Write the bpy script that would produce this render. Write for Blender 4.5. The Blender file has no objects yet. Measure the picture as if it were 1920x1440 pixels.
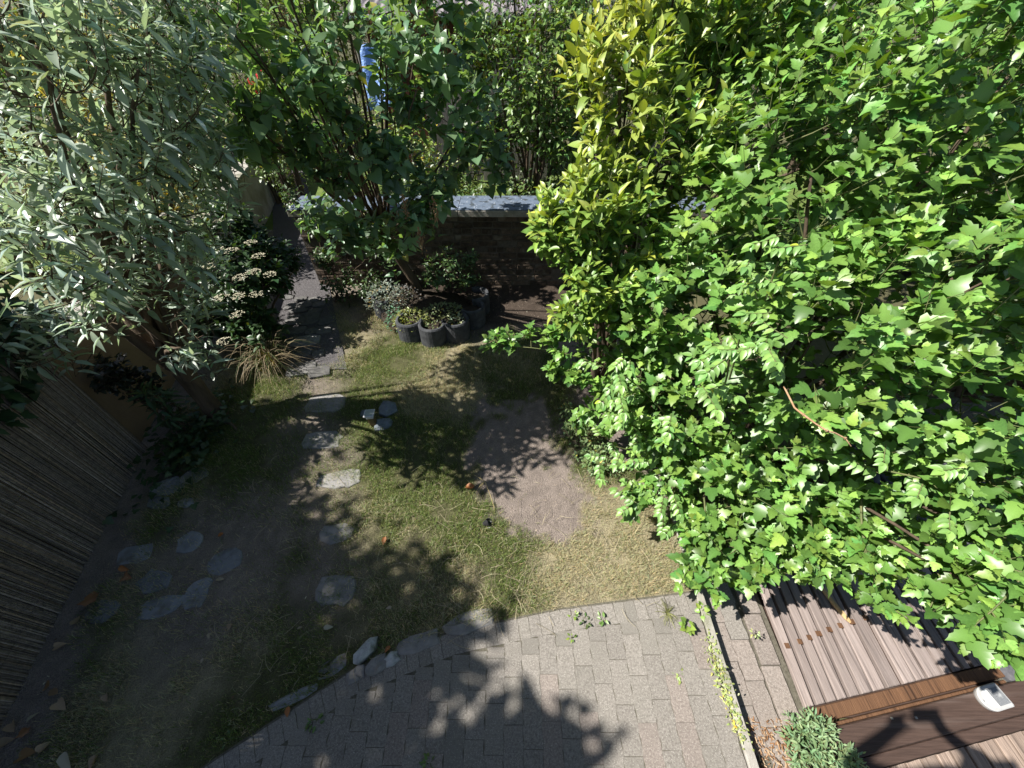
import bpy, math
import numpy as np
from mathutils import Vector, Matrix, Quaternion

# ------------------------------------------------------------------ camera, sky, sun, exposure
S = bpy.context.scene
COL = S.collection
H = 2.7                                   # lens height above the lawn
PITCH = math.radians(45.0)                # looking 45 degrees down
cam = bpy.data.cameras.new("camera")
cam.sensor_width = 36.0
cam.lens = 36.0 * 721.0 / 1920.0
cam.clip_start = 0.02
cam.clip_end = 500.0
camo = bpy.data.objects.new("camera", cam)
camo.location = (0, 0, H)
camo.rotation_euler = (math.radians(90) - PITCH, 0, 0)
COL.objects.link(camo)
S.camera = camo

SUN_EL, SUN_YAW = math.radians(51), math.radians(6)
SUND = Vector((math.cos(SUN_YAW) * math.cos(SUN_EL), math.sin(SUN_YAW) * math.cos(SUN_EL), -math.sin(SUN_EL)))
W = bpy.data.worlds.new("World")
S.world = W
W.use_nodes = True
wn = W.node_tree
bg = wn.nodes["Background"]
sky = wn.nodes.new("ShaderNodeTexSky")
sky.sky_type = 'NISHITA'
sky.sun_disc = False
sky.sun_elevation = SUN_EL
sky.sun_rotation = math.radians(263)
wn.links.new(sky.outputs[0], bg.inputs[0])
bg.inputs[1].default_value = 0.06
sl = bpy.data.lights.new("sun", 'SUN')
sl.energy = 4.9
sl.angle = math.radians(0.53)
sl.color = (1.0, 0.955, 0.88)
so = bpy.data.objects.new("sun", sl)
so.rotation_euler = SUND.to_track_quat('-Z', 'Y').to_euler()
so.location = (-6, -1, 9)
COL.objects.link(so)
S.view_settings.view_transform = 'Standard'
S.view_settings.look = 'None'
S.view_settings.exposure = 0.92
S.view_settings.gamma = 1.0
S.view_settings.use_curve_mapping = False
S.cycles.max_bounces = 8
S.cycles.transparent_max_bounces = 6

# ------------------------------------------------------------------ helpers
rng = np.random.default_rng(11)
UP = np.array([0, 0, 1.0])
SUNV = -np.array(SUND)
CAMP = np.array([0, 0, H])
c45 = math.cos(PITCH)


def G(px, py, z=0.0):
    """world point at height z seen at photo coordinates (surveying aid)"""
    u, v = px - 960.0, 720.0 - py
    dn = 721 * c45 - c45 * v
    fw = 721 * c45 + c45 * v
    k = (H - z) / dn
    return (u * k, fw * k, z)


def norm(a):
    return a / np.maximum(np.linalg.norm(a, axis=-1, keepdims=True), 1e-9)


def _h(ix, iy, s):
    n = np.sin(ix * 127.1 + iy * 311.7 + s * 74.7) * 43758.5453
    return n - np.floor(n)


def vnoise(x, y, s=0):
    ix, iy = np.floor(x), np.floor(y)
    fx, fy = x - ix, y - iy
    fx = fx * fx * (3 - 2 * fx)
    fy = fy * fy * (3 - 2 * fy)
    a, b = _h(ix, iy, s), _h(ix + 1, iy, s)
    c, d = _h(ix, iy + 1, s), _h(ix + 1, iy + 1, s)
    return (a * (1 - fx) + b * fx) * (1 - fy) + (c * (1 - fx) + d * fx) * fy


def fbm(x, y, s=0, o=4):
    t, a, n = 0, 0.5, 0
    for i in range(o):
        t = t + a * vnoise(x * 2 ** i, y * 2 ** i, s + i * 13)
        n += a
        a *= 0.5
    return t / n


class MB:
    """collects vertices and faces of ONE mesh"""

    def __init__(self):
        self.v, self.f, self.c, self.n = [], [], [], 0

    def add(self, V, F, C=None):
        V = np.asarray(V, float).reshape(-1, 3)
        if not isinstance(F, list):
            F = [F]
        for f in F:
            f = np.asarray(f, np.int64)
            if f.size:
                self.f.append(f + self.n)
        if C is not None:
            C = np.asarray(C, float)
            if C.ndim == 1:
                C = np.tile(C, (len(V), 1))
            self.c.append(C)
        self.v.append(V)
        self.n += len(V)
        return self

    def mesh(self, name, mat=None, smooth=False):
        me = bpy.data.meshes.new(name)
        V = np.concatenate(self.v) if self.v else np.zeros((0, 3))
        me.vertices.add(len(V))
        me.vertices.foreach_set("co", V.astype(np.float32).ravel())
        loops = np.concatenate([f.ravel() for f in self.f])
        tot = np.concatenate([np.full(len(f), f.shape[1]) for f in self.f])
        st = np.concatenate([[0], np.cumsum(tot)[:-1]])
        me.loops.add(len(loops))
        me.loops.foreach_set("vertex_index", loops.astype(np.int32))
        me.polygons.add(len(tot))
        me.polygons.foreach_set("loop_start", st.astype(np.int32))
        me.polygons.foreach_set("loop_total", tot.astype(np.int32))
        me.polygons.foreach_set("use_smooth", np.full(len(tot), bool(smooth)))
        if self.c:
            C = np.concatenate(self.c)
            if len(C) == len(V):
                at = me.color_attributes.new("Col", 'FLOAT_COLOR', 'POINT')
                at.data.foreach_set("color", np.hstack([C[:, :3], np.ones((len(C), 1))]).astype(np.float32).ravel())
        me.update(calc_edges=True)
        me.validate()
        if mat:
            me.materials.append(mat)
        return me


WL = {}


def wpos(o):
    return WL.get(o.name, Vector((0, 0, 0)))


def obj(name, me, parent=None, loc=(0, 0, 0)):
    """link an object; loc is the WORLD position of its origin (parents carry no rotation)"""
    o = bpy.data.objects.new(name, me)
    COL.objects.link(o)
    l = Vector(loc)
    WL[o.name] = l.copy()
    if parent is not None:
        o.parent = parent
        o.location = l - wpos(parent)
    else:
        o.location = l
    return o


def tag(o, label=None, cat=None, group=None, kind=None):
    if label:
        o["label"] = label
    if cat:
        o["category"] = cat
    if group:
        o["group"] = group
    if kind:
        o["kind"] = kind
    return o


def thing(name, loc, label, cat, group=None):
    return tag(obj(name, None, None, loc), label, cat, group)


def struct(name, mb, mat, smooth=False):
    o = obj(name, mb.mesh(name, mat, smooth))
    o["kind"] = "structure"
    return o


def part(name, mb, mat, parent, smooth=False, kind=None):
    o = obj(name, mb.mesh(name, mat, smooth), parent)
    if kind:
        o["kind"] = kind
    return o


def box(mb, x0, x1, y0, y1, z0, z1, M=None, C=None, bev=0.0):
    b = min(bev, (x1 - x0) * .3, (y1 - y0) * .3, (z1 - z0) * .3)
    if b <= 0:
        V = np.array([[x, y, z] for z in (z0, z1) for y in (y0, y1) for x in (x0, x1)])
        F = [[0, 2, 3, 1], [4, 5, 7, 6], [0, 1, 5, 4], [2, 6, 7, 3], [0, 4, 6, 2], [1, 3, 7, 5]]
        F = [np.array(F)]
    else:
        def ring(i, z):
            return [[x0 + i, y0 + b, z], [x0 + b, y0 + i, z], [x1 - b, y0 + i, z], [x1 - i, y0 + b, z],
                    [x1 - i, y1 - b, z], [x1 - b, y1 - i, z], [x0 + b, y1 - i, z], [x0 + i, y1 - b, z]]
        V = np.array(ring(b * .6, z0) + ring(0, z0 + b) + ring(0, z1 - b) + ring(b * .6, z1))
        Q = []
        for k in range(3):
            for j in range(8):
                Q.append([k * 8 + j, k * 8 + (j + 1) % 8, k * 8 + 8 + (j + 1) % 8, k * 8 + 8 + j])
        F = [np.array(Q), np.array([[24 + j for j in range(8)], [7 - j for j in range(8)]])]
    if M is not None:
        V = V @ np.array(M.to_3x3()).T + np.array(M.translation)
    mb.add(V, F, C)
    return mb


def tube(mb, P, R, sides=5, C=None, cap=True):
    P = np.asarray(P, float)
    n = len(P)
    R = np.broadcast_to(np.asarray(R, float), (n,))
    T = norm(np.gradient(P, axis=0))
    a = np.array([0, 0, 1.0]) if abs(T[0, 2]) < .9 else np.array([1.0, 0, 0])
    A = norm(np.cross(T, a))
    B = np.cross(T, A)
    th = np.linspace(0, 2 * math.pi, sides, endpoint=False)
    V = (P[:, None, :] + R[:, None, None] * (np.cos(th)[None, :, None] * A[:, None, :] + np.sin(th)[None, :, None] * B[:, None, :])).reshape(-1, 3)
    i = np.arange(n - 1)[:, None] * sides
    j = np.arange(sides)[None, :]
    k = (j + 1) % sides
    F = np.stack([i + j, i + k, i + k + sides, i + j + sides], -1).reshape(-1, 4)
    Fs = [F]
    if cap:
        Fs.append(np.array([list(range((n - 1) * sides, n * sides))]))
    mb.add(V, Fs, C)
    return mb


def bez(a, b, c, n=6):
    t = np.linspace(0, 1, n)[:, None]
    a, b, c = map(np.asarray, (a, b, c))
    return (1 - t) ** 2 * a + 2 * t * (1 - t) * b + t * t * c


def grid(x0, x1, y0, y1, nx, ny, zf, keep=None):
    xs, ys = np.linspace(x0, x1, nx), np.linspace(y0, y1, ny)
    X, Y = np.meshgrid(xs, ys)
    Z = zf(X, Y)
    V = np.stack([X, Y, Z], -1).reshape(-1, 3)
    i = np.arange(ny - 1)[:, None] * nx + np.arange(nx - 1)[None, :]
    F = np.stack([i, i + 1, i + nx + 1, i + nx], -1).reshape(-1, 4)
    if keep is not None:
        cx = V[F].mean(1)
        F = F[keep(cx[:, 0], cx[:, 1])]
    return V, F


# ------------------------------------------------------------------ materials
def new_mat(name):
    m = bpy.data.materials.new(name)
    m.use_nodes = True
    nt = m.node_tree
    return m, nt, nt.nodes["Principled BSDF"]


def nd(nt, t, **kw):
    n = nt.nodes.new(t)
    for k, v in kw.items():
        setattr(n, k, v)
    return n


def noise_mat(name, c1, c2, scale=8, rough=.8, bump=.3, bscale=None, det=6, stretch=(1, 1, 1), speck=None, rnd=.0, spec=.3, c3=None, dist=.02, speckscale=300, big=None):
    """two-tone procedural surface with relief, optional bright specks and a per-object tone"""
    m, nt, p = new_mat(name)
    L = nt.links.new
    tc = nd(nt, "ShaderNodeTexCoord")
    mp = nd(nt, "ShaderNodeMapping")
    mp.inputs["Scale"].default_value = stretch
    L(tc.outputs["Object"], mp.inputs[0])
    oi = nd(nt, "ShaderNodeObjectInfo")
    off = nd(nt, "ShaderNodeVectorMath", operation='SCALE')
    off.inputs[0].default_value = (37.1, 17.3, 91.7)
    L(oi.outputs["Random"], off.inputs["Scale"])
    ad = nd(nt, "ShaderNodeVectorMath", operation='ADD')
    L(mp.outputs[0], ad.inputs[0])
    L(off.outputs[0], ad.inputs[1])
    n = nd(nt, "ShaderNodeTexNoise")
    n.inputs["Scale"].default_value = scale
    n.inputs["Detail"].default_value = det
    n.inputs["Roughness"].default_value = .65
    L(ad.outputs[0], n.inputs["Vector"])
    cr = nd(nt, "ShaderNodeValToRGB")
    cr.color_ramp.elements[0].position = .3
    cr.color_ramp.elements[1].position = .7
    cr.color_ramp.elements[0].color = (*c1, 1)
    cr.color_ramp.elements[1].color = (*c2, 1)
    if c3:
        e = cr.color_ramp.elements.new(.5)
        e.color = (*c3, 1)
    L(n.outputs[0], cr.inputs[0])
    col = cr.outputs[0]
    if big:
        nb = nd(nt, "ShaderNodeTexNoise")
        nb.inputs["Scale"].default_value = big[0]
        nb.inputs["Detail"].default_value = 4
        L(ad.outputs[0], nb.inputs["Vector"])
        rr = nd(nt, "ShaderNodeMapRange")
        rr.inputs[1].default_value, rr.inputs[2].default_value = big[2], big[3]
        L(nb.outputs[0], rr.inputs[0])
        mx = nd(nt, "ShaderNodeMix", data_type='RGBA')
        L(rr.outputs[0], mx.inputs[0])
        L(col, mx.inputs[6])
        mx.inputs[7].default_value = (*big[1], 1)
        col = mx.outputs[2]
    if speck:
        vo = nd(nt, "ShaderNodeTexVoronoi")
        vo.inputs["Scale"].default_value = speckscale
        L(ad.outputs[0], vo.inputs["Vector"])
        lt = nd(nt, "ShaderNodeMath", operation='LESS_THAN')
        L(vo.outputs["Distance"], lt.inputs[0])
        lt.inputs[1].default_value = .28
        sep = nd(nt, "ShaderNodeSeparateColor")
        L(vo.outputs["Color"], sep.inputs[0])
        gt = nd(nt, "ShaderNodeMath", operation='GREATER_THAN')
        L(sep.outputs[0], gt.inputs[0])
        gt.inputs[1].default_value = speck[1]
        mu = nd(nt, "ShaderNodeMath", operation='MULTIPLY')
        L(lt.outputs[0], mu.inputs[0])
        L(gt.outputs[0], mu.inputs[1])
        mx = nd(nt, "ShaderNodeMix", data_type='RGBA')
        L(mu.outputs[0], mx.inputs[0])
        L(col, mx.inputs[6])
        mx.inputs[7].default_value = (*speck[0], 1)
        col = mx.outputs[2]
    if rnd:
        hs = nd(nt, "ShaderNodeHueSaturation")
        mr = nd(nt, "ShaderNodeMapRange")
        mr.inputs[3].default_value, mr.inputs[4].default_value = 1 - rnd, 1 + rnd
        L(oi.outputs["Random"], mr.inputs[0])
        L(mr.outputs[0], hs.inputs["Value"])
        L(col, hs.inputs["Color"])
        col = hs.outputs[0]
    L(col, p.inputs["Base Color"])
    p.inputs["Roughness"].default_value = rough
    p.inputs["Specular IOR Level"].default_value = spec
    if bump:
        n2 = nd(nt, "ShaderNodeTexNoise")
        n2.inputs["Scale"].default_value = bscale or scale * 4
        n2.inputs["Detail"].default_value = 5
        L(ad.outputs[0], n2.inputs["Vector"])
        bp = nd(nt, "ShaderNodeBump")
        bp.inputs["Strength"].default_value = bump
        bp.inputs["Distance"].default_value = dist
        L(n2.outputs[0], bp.inputs["Height"])
        L(bp.outputs[0], p.inputs["Normal"])
    return m


def attr_mat(name, rough=.5, spec=.4, transl=.0, tcol=(1.3, 1.25, .35), nscale=0, namp=.25, bump=0, bscale=60):
    """colour comes from the piece's own colour attribute; thin leaves let light through"""
    m, nt, p = new_mat(name)
    L = nt.links.new
    a = nd(nt, "ShaderNodeAttribute", attribute_name="Col")
    col = a.outputs["Color"]
    tc = nd(nt, "ShaderNodeTexCoord")
    if nscale:
        n = nd(nt, "ShaderNodeTexNoise")
        n.inputs["Scale"].default_value = nscale
        n.inputs["Detail"].default_value = 6
        n.inputs["Roughness"].default_value = .7
        L(tc.outputs["Object"], n.inputs["Vector"])
        mr = nd(nt, "ShaderNodeMapRange")
        mr.inputs[1].default_value, mr.inputs[2].default_value = .3, .7
        mr.inputs[3].default_value, mr.inputs[4].default_value = 1 - namp, 1 + namp
        L(n.outputs[0], mr.inputs[0])
        hs = nd(nt, "ShaderNodeHueSaturation")
        L(mr.outputs[0], hs.inputs["Value"])
        L(col, hs.inputs["Color"])
        col = hs.outputs[0]
    L(col, p.inputs["Base Color"])
    p.inputs["Roughness"].default_value = rough
    p.inputs["Specular IOR Level"].default_value = spec
    if bump:
        n2 = nd(nt, "ShaderNodeTexNoise")
        n2.inputs["Scale"].default_value = bscale
        n2.inputs["Detail"].default_value = 6
        L(tc.outputs["Object"], n2.inputs["Vector"])
        bp = nd(nt, "ShaderNodeBump")
        bp.inputs["Strength"].default_value = bump
        bp.inputs["Distance"].default_value = .02
        L(n2.outputs[0], bp.inputs["Height"])
        L(bp.outputs[0], p.inputs["Normal"])
    if transl:
        tr = nd(nt, "ShaderNodeBsdfTranslucent")
        mu = nd(nt, "ShaderNodeMix", data_type='RGBA', blend_type='MULTIPLY')
        mu.inputs[0].default_value = 1
        L(col, mu.inputs[6])
        mu.inputs[7].default_value = (*tcol, 1)
        L(mu.outputs[2], tr.inputs[0])
        ms = nd(nt, "ShaderNodeMixShader")
        ms.inputs[0].default_value = transl
        L(p.outputs[0], ms.inputs[1])
        L(tr.outputs[0], ms.inputs[2])
        L(ms.outputs[0], nt.nodes["Material Output"].inputs[0])
    return m


def plain(name, c, rough=.5, spec=.5, metal=0):
    return noise_mat(name, tuple(x * .9 for x in c), tuple(min(1, x * 1.08) for x in c), scale=25, rough=rough, bump=.05, spec=spec)


M_LEAF = attr_mat("glossy_leaf", .40, .6, .24, nscale=140, namp=.22)
M_LEAFDULL = attr_mat("felted_leaf", .5, .42, .22, (1.2, 1.2, .5))
M_GRASS = attr_mat("grass_blade", .6, .25, .25)
M_BARK = noise_mat("bark_brown", (.045, .032, .022), (.13, .095, .065), 14, .9, .6, 30, stretch=(1, 1, .25))
M_TWIG = noise_mat("twig_bark", (.06, .042, .028), (.12, .088, .055), 20, .85, .2)
M_TWIGG = noise_mat("green_twig", (.09, .12, .04), (.16, .16, .07), 20, .7, .1)
M_PETAL = attr_mat("flower_petal", .6, .2, .25, (1, 1, 1))

# ------------------------------------------------------------------ leaves
def leaf_tpl(half, mids, fold=.25, curl=.25, mid_tint=1.12):
    """half outline (x,y) base to tip and matching midrib ys -> verts, tris, tint per vertex"""
    half = np.array(half, float)
    n = len(half)
    V, T = [], []
    for y in mids:
        V.append([0, y, -curl * y * y])
        T.append(mid_tint)
    li, ri = [0], [0]
    for i in range(1, n - 1):
        x, y = half[i]
        z = fold * x - curl * y * y
        li.append(len(V))
        V.append([-x, y, z])
        T.append(1.0)
        ri.append(len(V))
        V.append([x, y, z])
        T.append(1.0)
    li.append(n - 1)
    ri.append(n - 1)
    F = []
    for i in range(n - 1):
        for side, idx in ((0, li), (1, ri)):
            q = [i, i + 1, idx[i + 1], idx[i]]
            tri = []
            if q[1] != q[2]:
                tri.append([q[0], q[1], q[2]])
            if q[0] != q[3]:
                tri.append([q[0], q[2], q[3]])
            for t in tri:
                F.append(t if side == 0 else t[::-1])
    return np.array(V), np.array(F), np.array(T)


HIB = [(0, 0), (.2, .03), (.40, .20), (.44, .42), (.27, .42), (.30, .62), (.17, .66), (.14, .84), (0, 1)]
HIBM = [0, .08, .2, .34, .42, .56, .68, .84, 1]
HIB2 = [(0, 0), (.22, .06), (.36, .26), (.27, .34), (.33, .5), (.21, .58), (.20, .74), (.09, .84), (0, 1)]
OVATE = [(0, 0), (.17, .1), (.27, .3), (.27, .5), (.17, .75), (0, 1)]
OVATEM = [0, .12, .3, .5, .75, 1]
HEART = [(0, .06), (.20, 0), (.38, .14), (.40, .36), (.24, .68), (0, 1)]
HEARTM = [.06, .14, .26, .45, .7, 1]
LANCE = [(0, 0), (.07, .12), (.115, .35), (.10, .62), (0, 1)]
LANCEM = [0, .12, .35, .62, 1]
SMALL = [(0, 0), (.22, .3), (.2, .6), (0, 1)]
SMALLM = [0, .3, .6, 1]
IVY = [(0, .05), (.24, -.06), (.33, .1), (.55, .26), (.28, .45), (.26, .62), (0, 1)]
IVYM = [.05, .1, .2, .34, .48, .65, 1]
TPL = {
    'hib': [leaf_tpl(HIB, HIBM, .28, .22), leaf_tpl(HIB2, HIBM, .15, .4), leaf_tpl(HIB, HIBM, .45, .12)],
    'ovate': [leaf_tpl(OVATE, OVATEM, .35, .25), leaf_tpl(OVATE, OVATEM, .5, .1), leaf_tpl(OVATE, OVATEM, .2, .45)],
    'heart': [leaf_tpl(HEART, HEARTM, .35, .15), leaf_tpl(HEART, HEARTM, .2, .35), leaf_tpl(HEART, HEARTM, .5, .2)],
    'lance': [leaf_tpl(LANCE, LANCEM, .3, .22), leaf_tpl(LANCE, LANCEM, .5, .38), leaf_tpl(LANCE, LANCEM, .2, .08)],
    'small': [leaf_tpl(SMALL, SMALLM, .3, .2), leaf_tpl(SMALL, SMALLM, .5, .35)],
    'ivy': [leaf_tpl(IVY, IVYM, .15, .15, 1.25), leaf_tpl(IVY, IVYM, .25, .3, 1.25)],
}


class Leaves:
    """positions, frames, sizes and colours of all leaves of one plant"""

    def __init__(self):
        self.P, self.A, self.N, self.S, self.C, self.Wd = [], [], [], [], [], []

    def add(self, P, A, N, Sz, C, Wd=1.0):
        P = np.asarray(P, float).reshape(-1, 3)
        n = len(P)
        A = norm(np.asarray(A, float).reshape(-1, 3))
        N = np.asarray(N, float).reshape(-1, 3)
        N = norm(N - (N * A).sum(1, keepdims=True) * A)
        self.P.append(P)
        self.A.append(A)
        self.N.append(N)
        self.S.append(np.broadcast_to(np.asarray(Sz, float), (n,)).copy())
        C = np.asarray(C, float)
        self.C.append(np.broadcast_to(C, (n, 3)).copy())
        self.Wd.append(np.broadcast_to(np.asarray(Wd, float), (n,)).copy())

    def cat(self):
        return [np.concatenate(x) for x in (self.P, self.A, self.N, self.S, self.C, self.Wd)]


def project(P):
    d = (P - CAMP)
    dep = c45 * d[:, 1] - c45 * d[:, 2]
    up = c45 * d[:, 1] + c45 * d[:, 2]
    q = np.maximum(dep, 1e-3)
    return 960 + 721 * d[:, 0] / q, 720 - 721 * up / q, dep


def build_leaves(root, lv, kind, mat, n_single=300, single='leaf', mass='foliage', minpx=9):
    P, A, N, Sz, C, Wd = lv.cat()
    X = np.cross(A, N)
    R = np.stack([X * (Sz * Wd)[:, None], A * Sz[:, None], N * Sz[:, None]], 2)   # columns
    tp = TPL[kind]
    var = rng.integers(0, len(tp), len(P))
    px, py, dep = project(P + A * Sz[:, None] * .5)
    inv = (px > 0) & (px < 1920) & (py > 0) & (py < 1440) & (dep > .2)
    size = Sz / np.maximum(dep, .2) * 721
    face = np.abs((N * norm(P - CAMP)).sum(1))
    cell = (np.floor(px / 14) * 1000 + np.floor(py / 14)).astype(np.int64)
    order = np.lexsort((dep, cell))
    first = np.ones(len(P), bool)
    cs = cell[order]
    first[1:] = cs[1:] != cs[:-1]
    vis = np.zeros(len(P), bool)
    vis[order[first]] = True
    cand = np.where(vis & inv & (size > minpx))[0]
    cand = cand[np.argsort(-(size * (.3 + face))[cand])][:n_single]
    sing = np.zeros(len(P), bool)
    sing[cand] = True
    # the big ones: objects sharing a few leaf meshes
    NC = 5
    meshes = []
    if len(cand):
        Cm = C[cand]
        lum = Cm.sum(1)
        qs = np.argsort(lum)
        bins = np.zeros(len(cand), int)
        bins[qs] = np.arange(len(cand)) * NC // len(cand)
        for b in range(NC):
            cc = Cm[bins == b].mean(0) if (bins == b).any() else Cm.mean(0)
            row = []
            for (V, F, T) in tp:
                mb = MB().add(V, F, cc[None, :] * T[:, None])
                row.append(mb.mesh(single, mat, True))
            meshes.append(row)
        rw = np.array(wpos(root))
        for k, i in enumerate(cand):
            o = bpy.data.objects.new(single, meshes[bins[k]][var[i]])
            COL.objects.link(o)
            o.parent = root
            m = Matrix.Identity(4)
            for a in range(3):
                for b in range(3):
                    m[a][b] = R[i, a, b]
                m[a][3] = P[i, a] - rw[a]
            o.matrix_basis = m
    mb = MB()
    for v, (V, F, T) in enumerate(tp):
        s = np.where((var == v) & ~sing)[0]
        if not len(s):
            continue
        cz = rng.uniform(.5, 1.6, len(s))
        VV = np.broadcast_to(V, (len(s),) + V.shape).copy()
        VV[:, :, 2] *= cz[:, None]
        VW = np.einsum('nij,nkj->nki', R[s], VV) + P[s][:, None, :]
        FF = (F[None] + (np.arange(len(s)) * len(V))[:, None, None]).reshape(-1, 3)
        CC = C[s][:, None, :] * T[None, :, None]
        mb.add(VW.reshape(-1, 3), FF, CC.reshape(-1, 3))
    if mb.n:
        part(mass, mb, mat, root, True, 'stuff')


def sample_shoots(blobs, n, zmin=.06, shell=(.5, 1.0), up=.6, jit=.35):
    """points in the outer shell of a union of ellipsoids and the way a shoot there points"""
    B = np.array(blobs, float)
    if B.shape[1] == 4:
        B = np.hstack([B, B[:, 3:4], B[:, 3:4]])
    w = (B[:, 3] * B[:, 4] * B[:, 5]) ** (2 / 3)
    out, dirs = [], []
    while sum(map(len, out)) < n:
        m = n * 3
        i = rng.choice(len(B), m, p=w / w.sum())
        d = norm(rng.normal(size=(m, 3)))
        r = rng.uniform(shell[0] ** 2, shell[1] ** 2, m) ** .5
        p = B[i, :3] + d * B[i, 3:6] * r[:, None]
        q = (((p[:, None, :] - B[None, :, :3]) / B[None, :, 3:6]) ** 2).sum(2) ** .5
        q[np.arange(m), i] = 9
        deep = q.min(1)
        ok = (p[:, 2] > zmin) & ((deep > .75) | (rng.random(m) < .3))
        nn = norm(d / B[i, 3:6])
        dd = norm(nn * .8 + UP * up + rng.normal(size=(m, 3)) * jit)
        out.append(p[ok])
        dirs.append(dd[ok])
    return np.concatenate(out)[:n], np.concatenate(dirs)[:n]


def leafy(lv, tips, dirs, L, nodes, size, colf, opposite=False, spread=(75, 35), droop=.15, flat=.7, sunw=.35, wd=1.0, start=.15, szprof=None, tipgrow=.55):
    """leaves along shoots that end at tips; returns shoot base points and middle points"""
    n = len(tips)
    Ls = L * rng.uniform(.7, 1.3, n)
    base = tips - dirs * Ls[:, None]
    a = np.where(np.abs(dirs[:, 2:3]) < .95, UP[None], np.array([[1.0, 0, 0]]))
    A = norm(np.cross(dirs, a))
    Bv = np.cross(dirs, A)
    ph0 = rng.uniform(0, 6.28, n)
    for k in range(nodes):
        t = start + (1 - start) * k / max(1, nodes - 1)
        for s in range(2 if opposite else 1):
            ph = ph0 + (k * math.pi / 2 + s * math.pi if opposite else k * 2.4) + rng.normal(0, .25, n)
            perp = np.cos(ph)[:, None] * A + np.sin(ph)[:, None] * Bv
            ang = np.radians(spread[0] + (spread[1] - spread[0]) * t + rng.normal(0, 10, n))
            ax = norm(dirs * np.cos(ang)[:, None] + perp * np.sin(ang)[:, None] - UP * droop * rng.uniform(.3, 1.6, n)[:, None])
            nn = dirs * .35 + UP * flat + SUNV * sunw + rng.normal(size=(n, 3)) * .3
            pos = base + dirs * (Ls * t)[:, None] + rng.normal(size=(n, 3)) * .004
            pr = szprof(t) if szprof else (1 - .0 * t)
            f = pr * (1 - (1 - tipgrow) * max(0, t - .6) / .4)
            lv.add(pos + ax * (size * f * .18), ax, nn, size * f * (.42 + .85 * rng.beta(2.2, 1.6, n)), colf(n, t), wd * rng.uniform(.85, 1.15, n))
    return base


def vary(c, amt=.2, hue=.1):
    c = np.array(c)

    def f(n, t=0.5):
        v = rng.normal(1, amt, (n, 1)).clip(.5, 1.7)
        h = rng.normal(0, hue, (n, 1))
        o = c[None] * v * np.hstack([1 + h, np.ones((n, 1)), 1 - h * .5])
        k = rng.random(n) < .02
        o[k] *= np.array([2.3, 1.3, .6])
        return o
    return f


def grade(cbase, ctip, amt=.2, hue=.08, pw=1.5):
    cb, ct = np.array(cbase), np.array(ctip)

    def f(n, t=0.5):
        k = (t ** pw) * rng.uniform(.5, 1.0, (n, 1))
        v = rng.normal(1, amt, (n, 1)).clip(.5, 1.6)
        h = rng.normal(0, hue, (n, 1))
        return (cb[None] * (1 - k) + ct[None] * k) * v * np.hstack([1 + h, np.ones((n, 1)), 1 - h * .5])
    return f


def stems_and_twigs(root, base, mains, bases, tips, r0=.02, r1=.006, mat=M_BARK, tmat=M_TWIG, twig_r=.0035, name='stem', sides=6, wob=.05, n_obj=40, straight=False):
    """main stems as parts of their own, thin wood that carries the shoots joined as one part"""
    base = np.asarray(base, float)
    nodes = []
    for j, m in enumerate(mains):
        m = np.asarray(m, float)
        b = base + np.array([*rng.normal(0, .05, 2), 0])
        ctrl = (b + m) / 2 + (np.array([0, 0, .0]) if straight else (m - b) * np.array([-.12, -.12, .12])) + rng.normal(0, wob, 3)
        P = bez(b, ctrl, m, 12)
        P[1:-1] += rng.normal(0, wob * .12, (10, 3))
        R = np.linspace(r0, r1, 12) * rng.uniform(.8, 1.2)
        mb = MB()
        tube(mb, P, R, sides)
        part(name, mb, mat, root, True)
        nodes.append(P[2:])
    N = np.concatenate(nodes) if nodes else base[None]
    mb = MB()
    dr = np.linalg.norm(bases - base, axis=1)
    for i in np.argsort(dr):
        b = bases[i]
        nd_ = np.linalg.norm(N - b, axis=1) + .35 * np.maximum(0, np.linalg.norm(N - base, axis=1) - dr[i] * .97) * 4
        j = int(np.argmin(nd_))
        a = N[j]
        dist = np.linalg.norm(b - a)
        mid = (a + b) / 2 + np.array([0, 0, -.08 * dist]) + rng.normal(0, .04 * dist + .003, 3)
        P = bez(a, mid, b, 4)
        P = np.vstack([P, tips[i]])
        tube(mb, P, np.linspace(twig_r * (1.3 if dist > .15 else 1), twig_r * .35, 5), 4, cap=False)
        if dist > .08:
            N = np.vstack([N, P[1:4]])
    part('twigs', mb, tmat, root, True, 'stuff')


# ------------------------------------------------------------------ ground, lawn, soil
def fence_x(y):
    return -2.65 - .24 * y


TERR = np.array([(-1.62, -.06), (-1.5, .02), (-.91, .39), (-.36, .58), (.3, .70), (1.17, .80)])


def terr_y(x):
    return np.interp(x, TERR[:, 0], TERR[:, 1], left=-9, right=.80)


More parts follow.
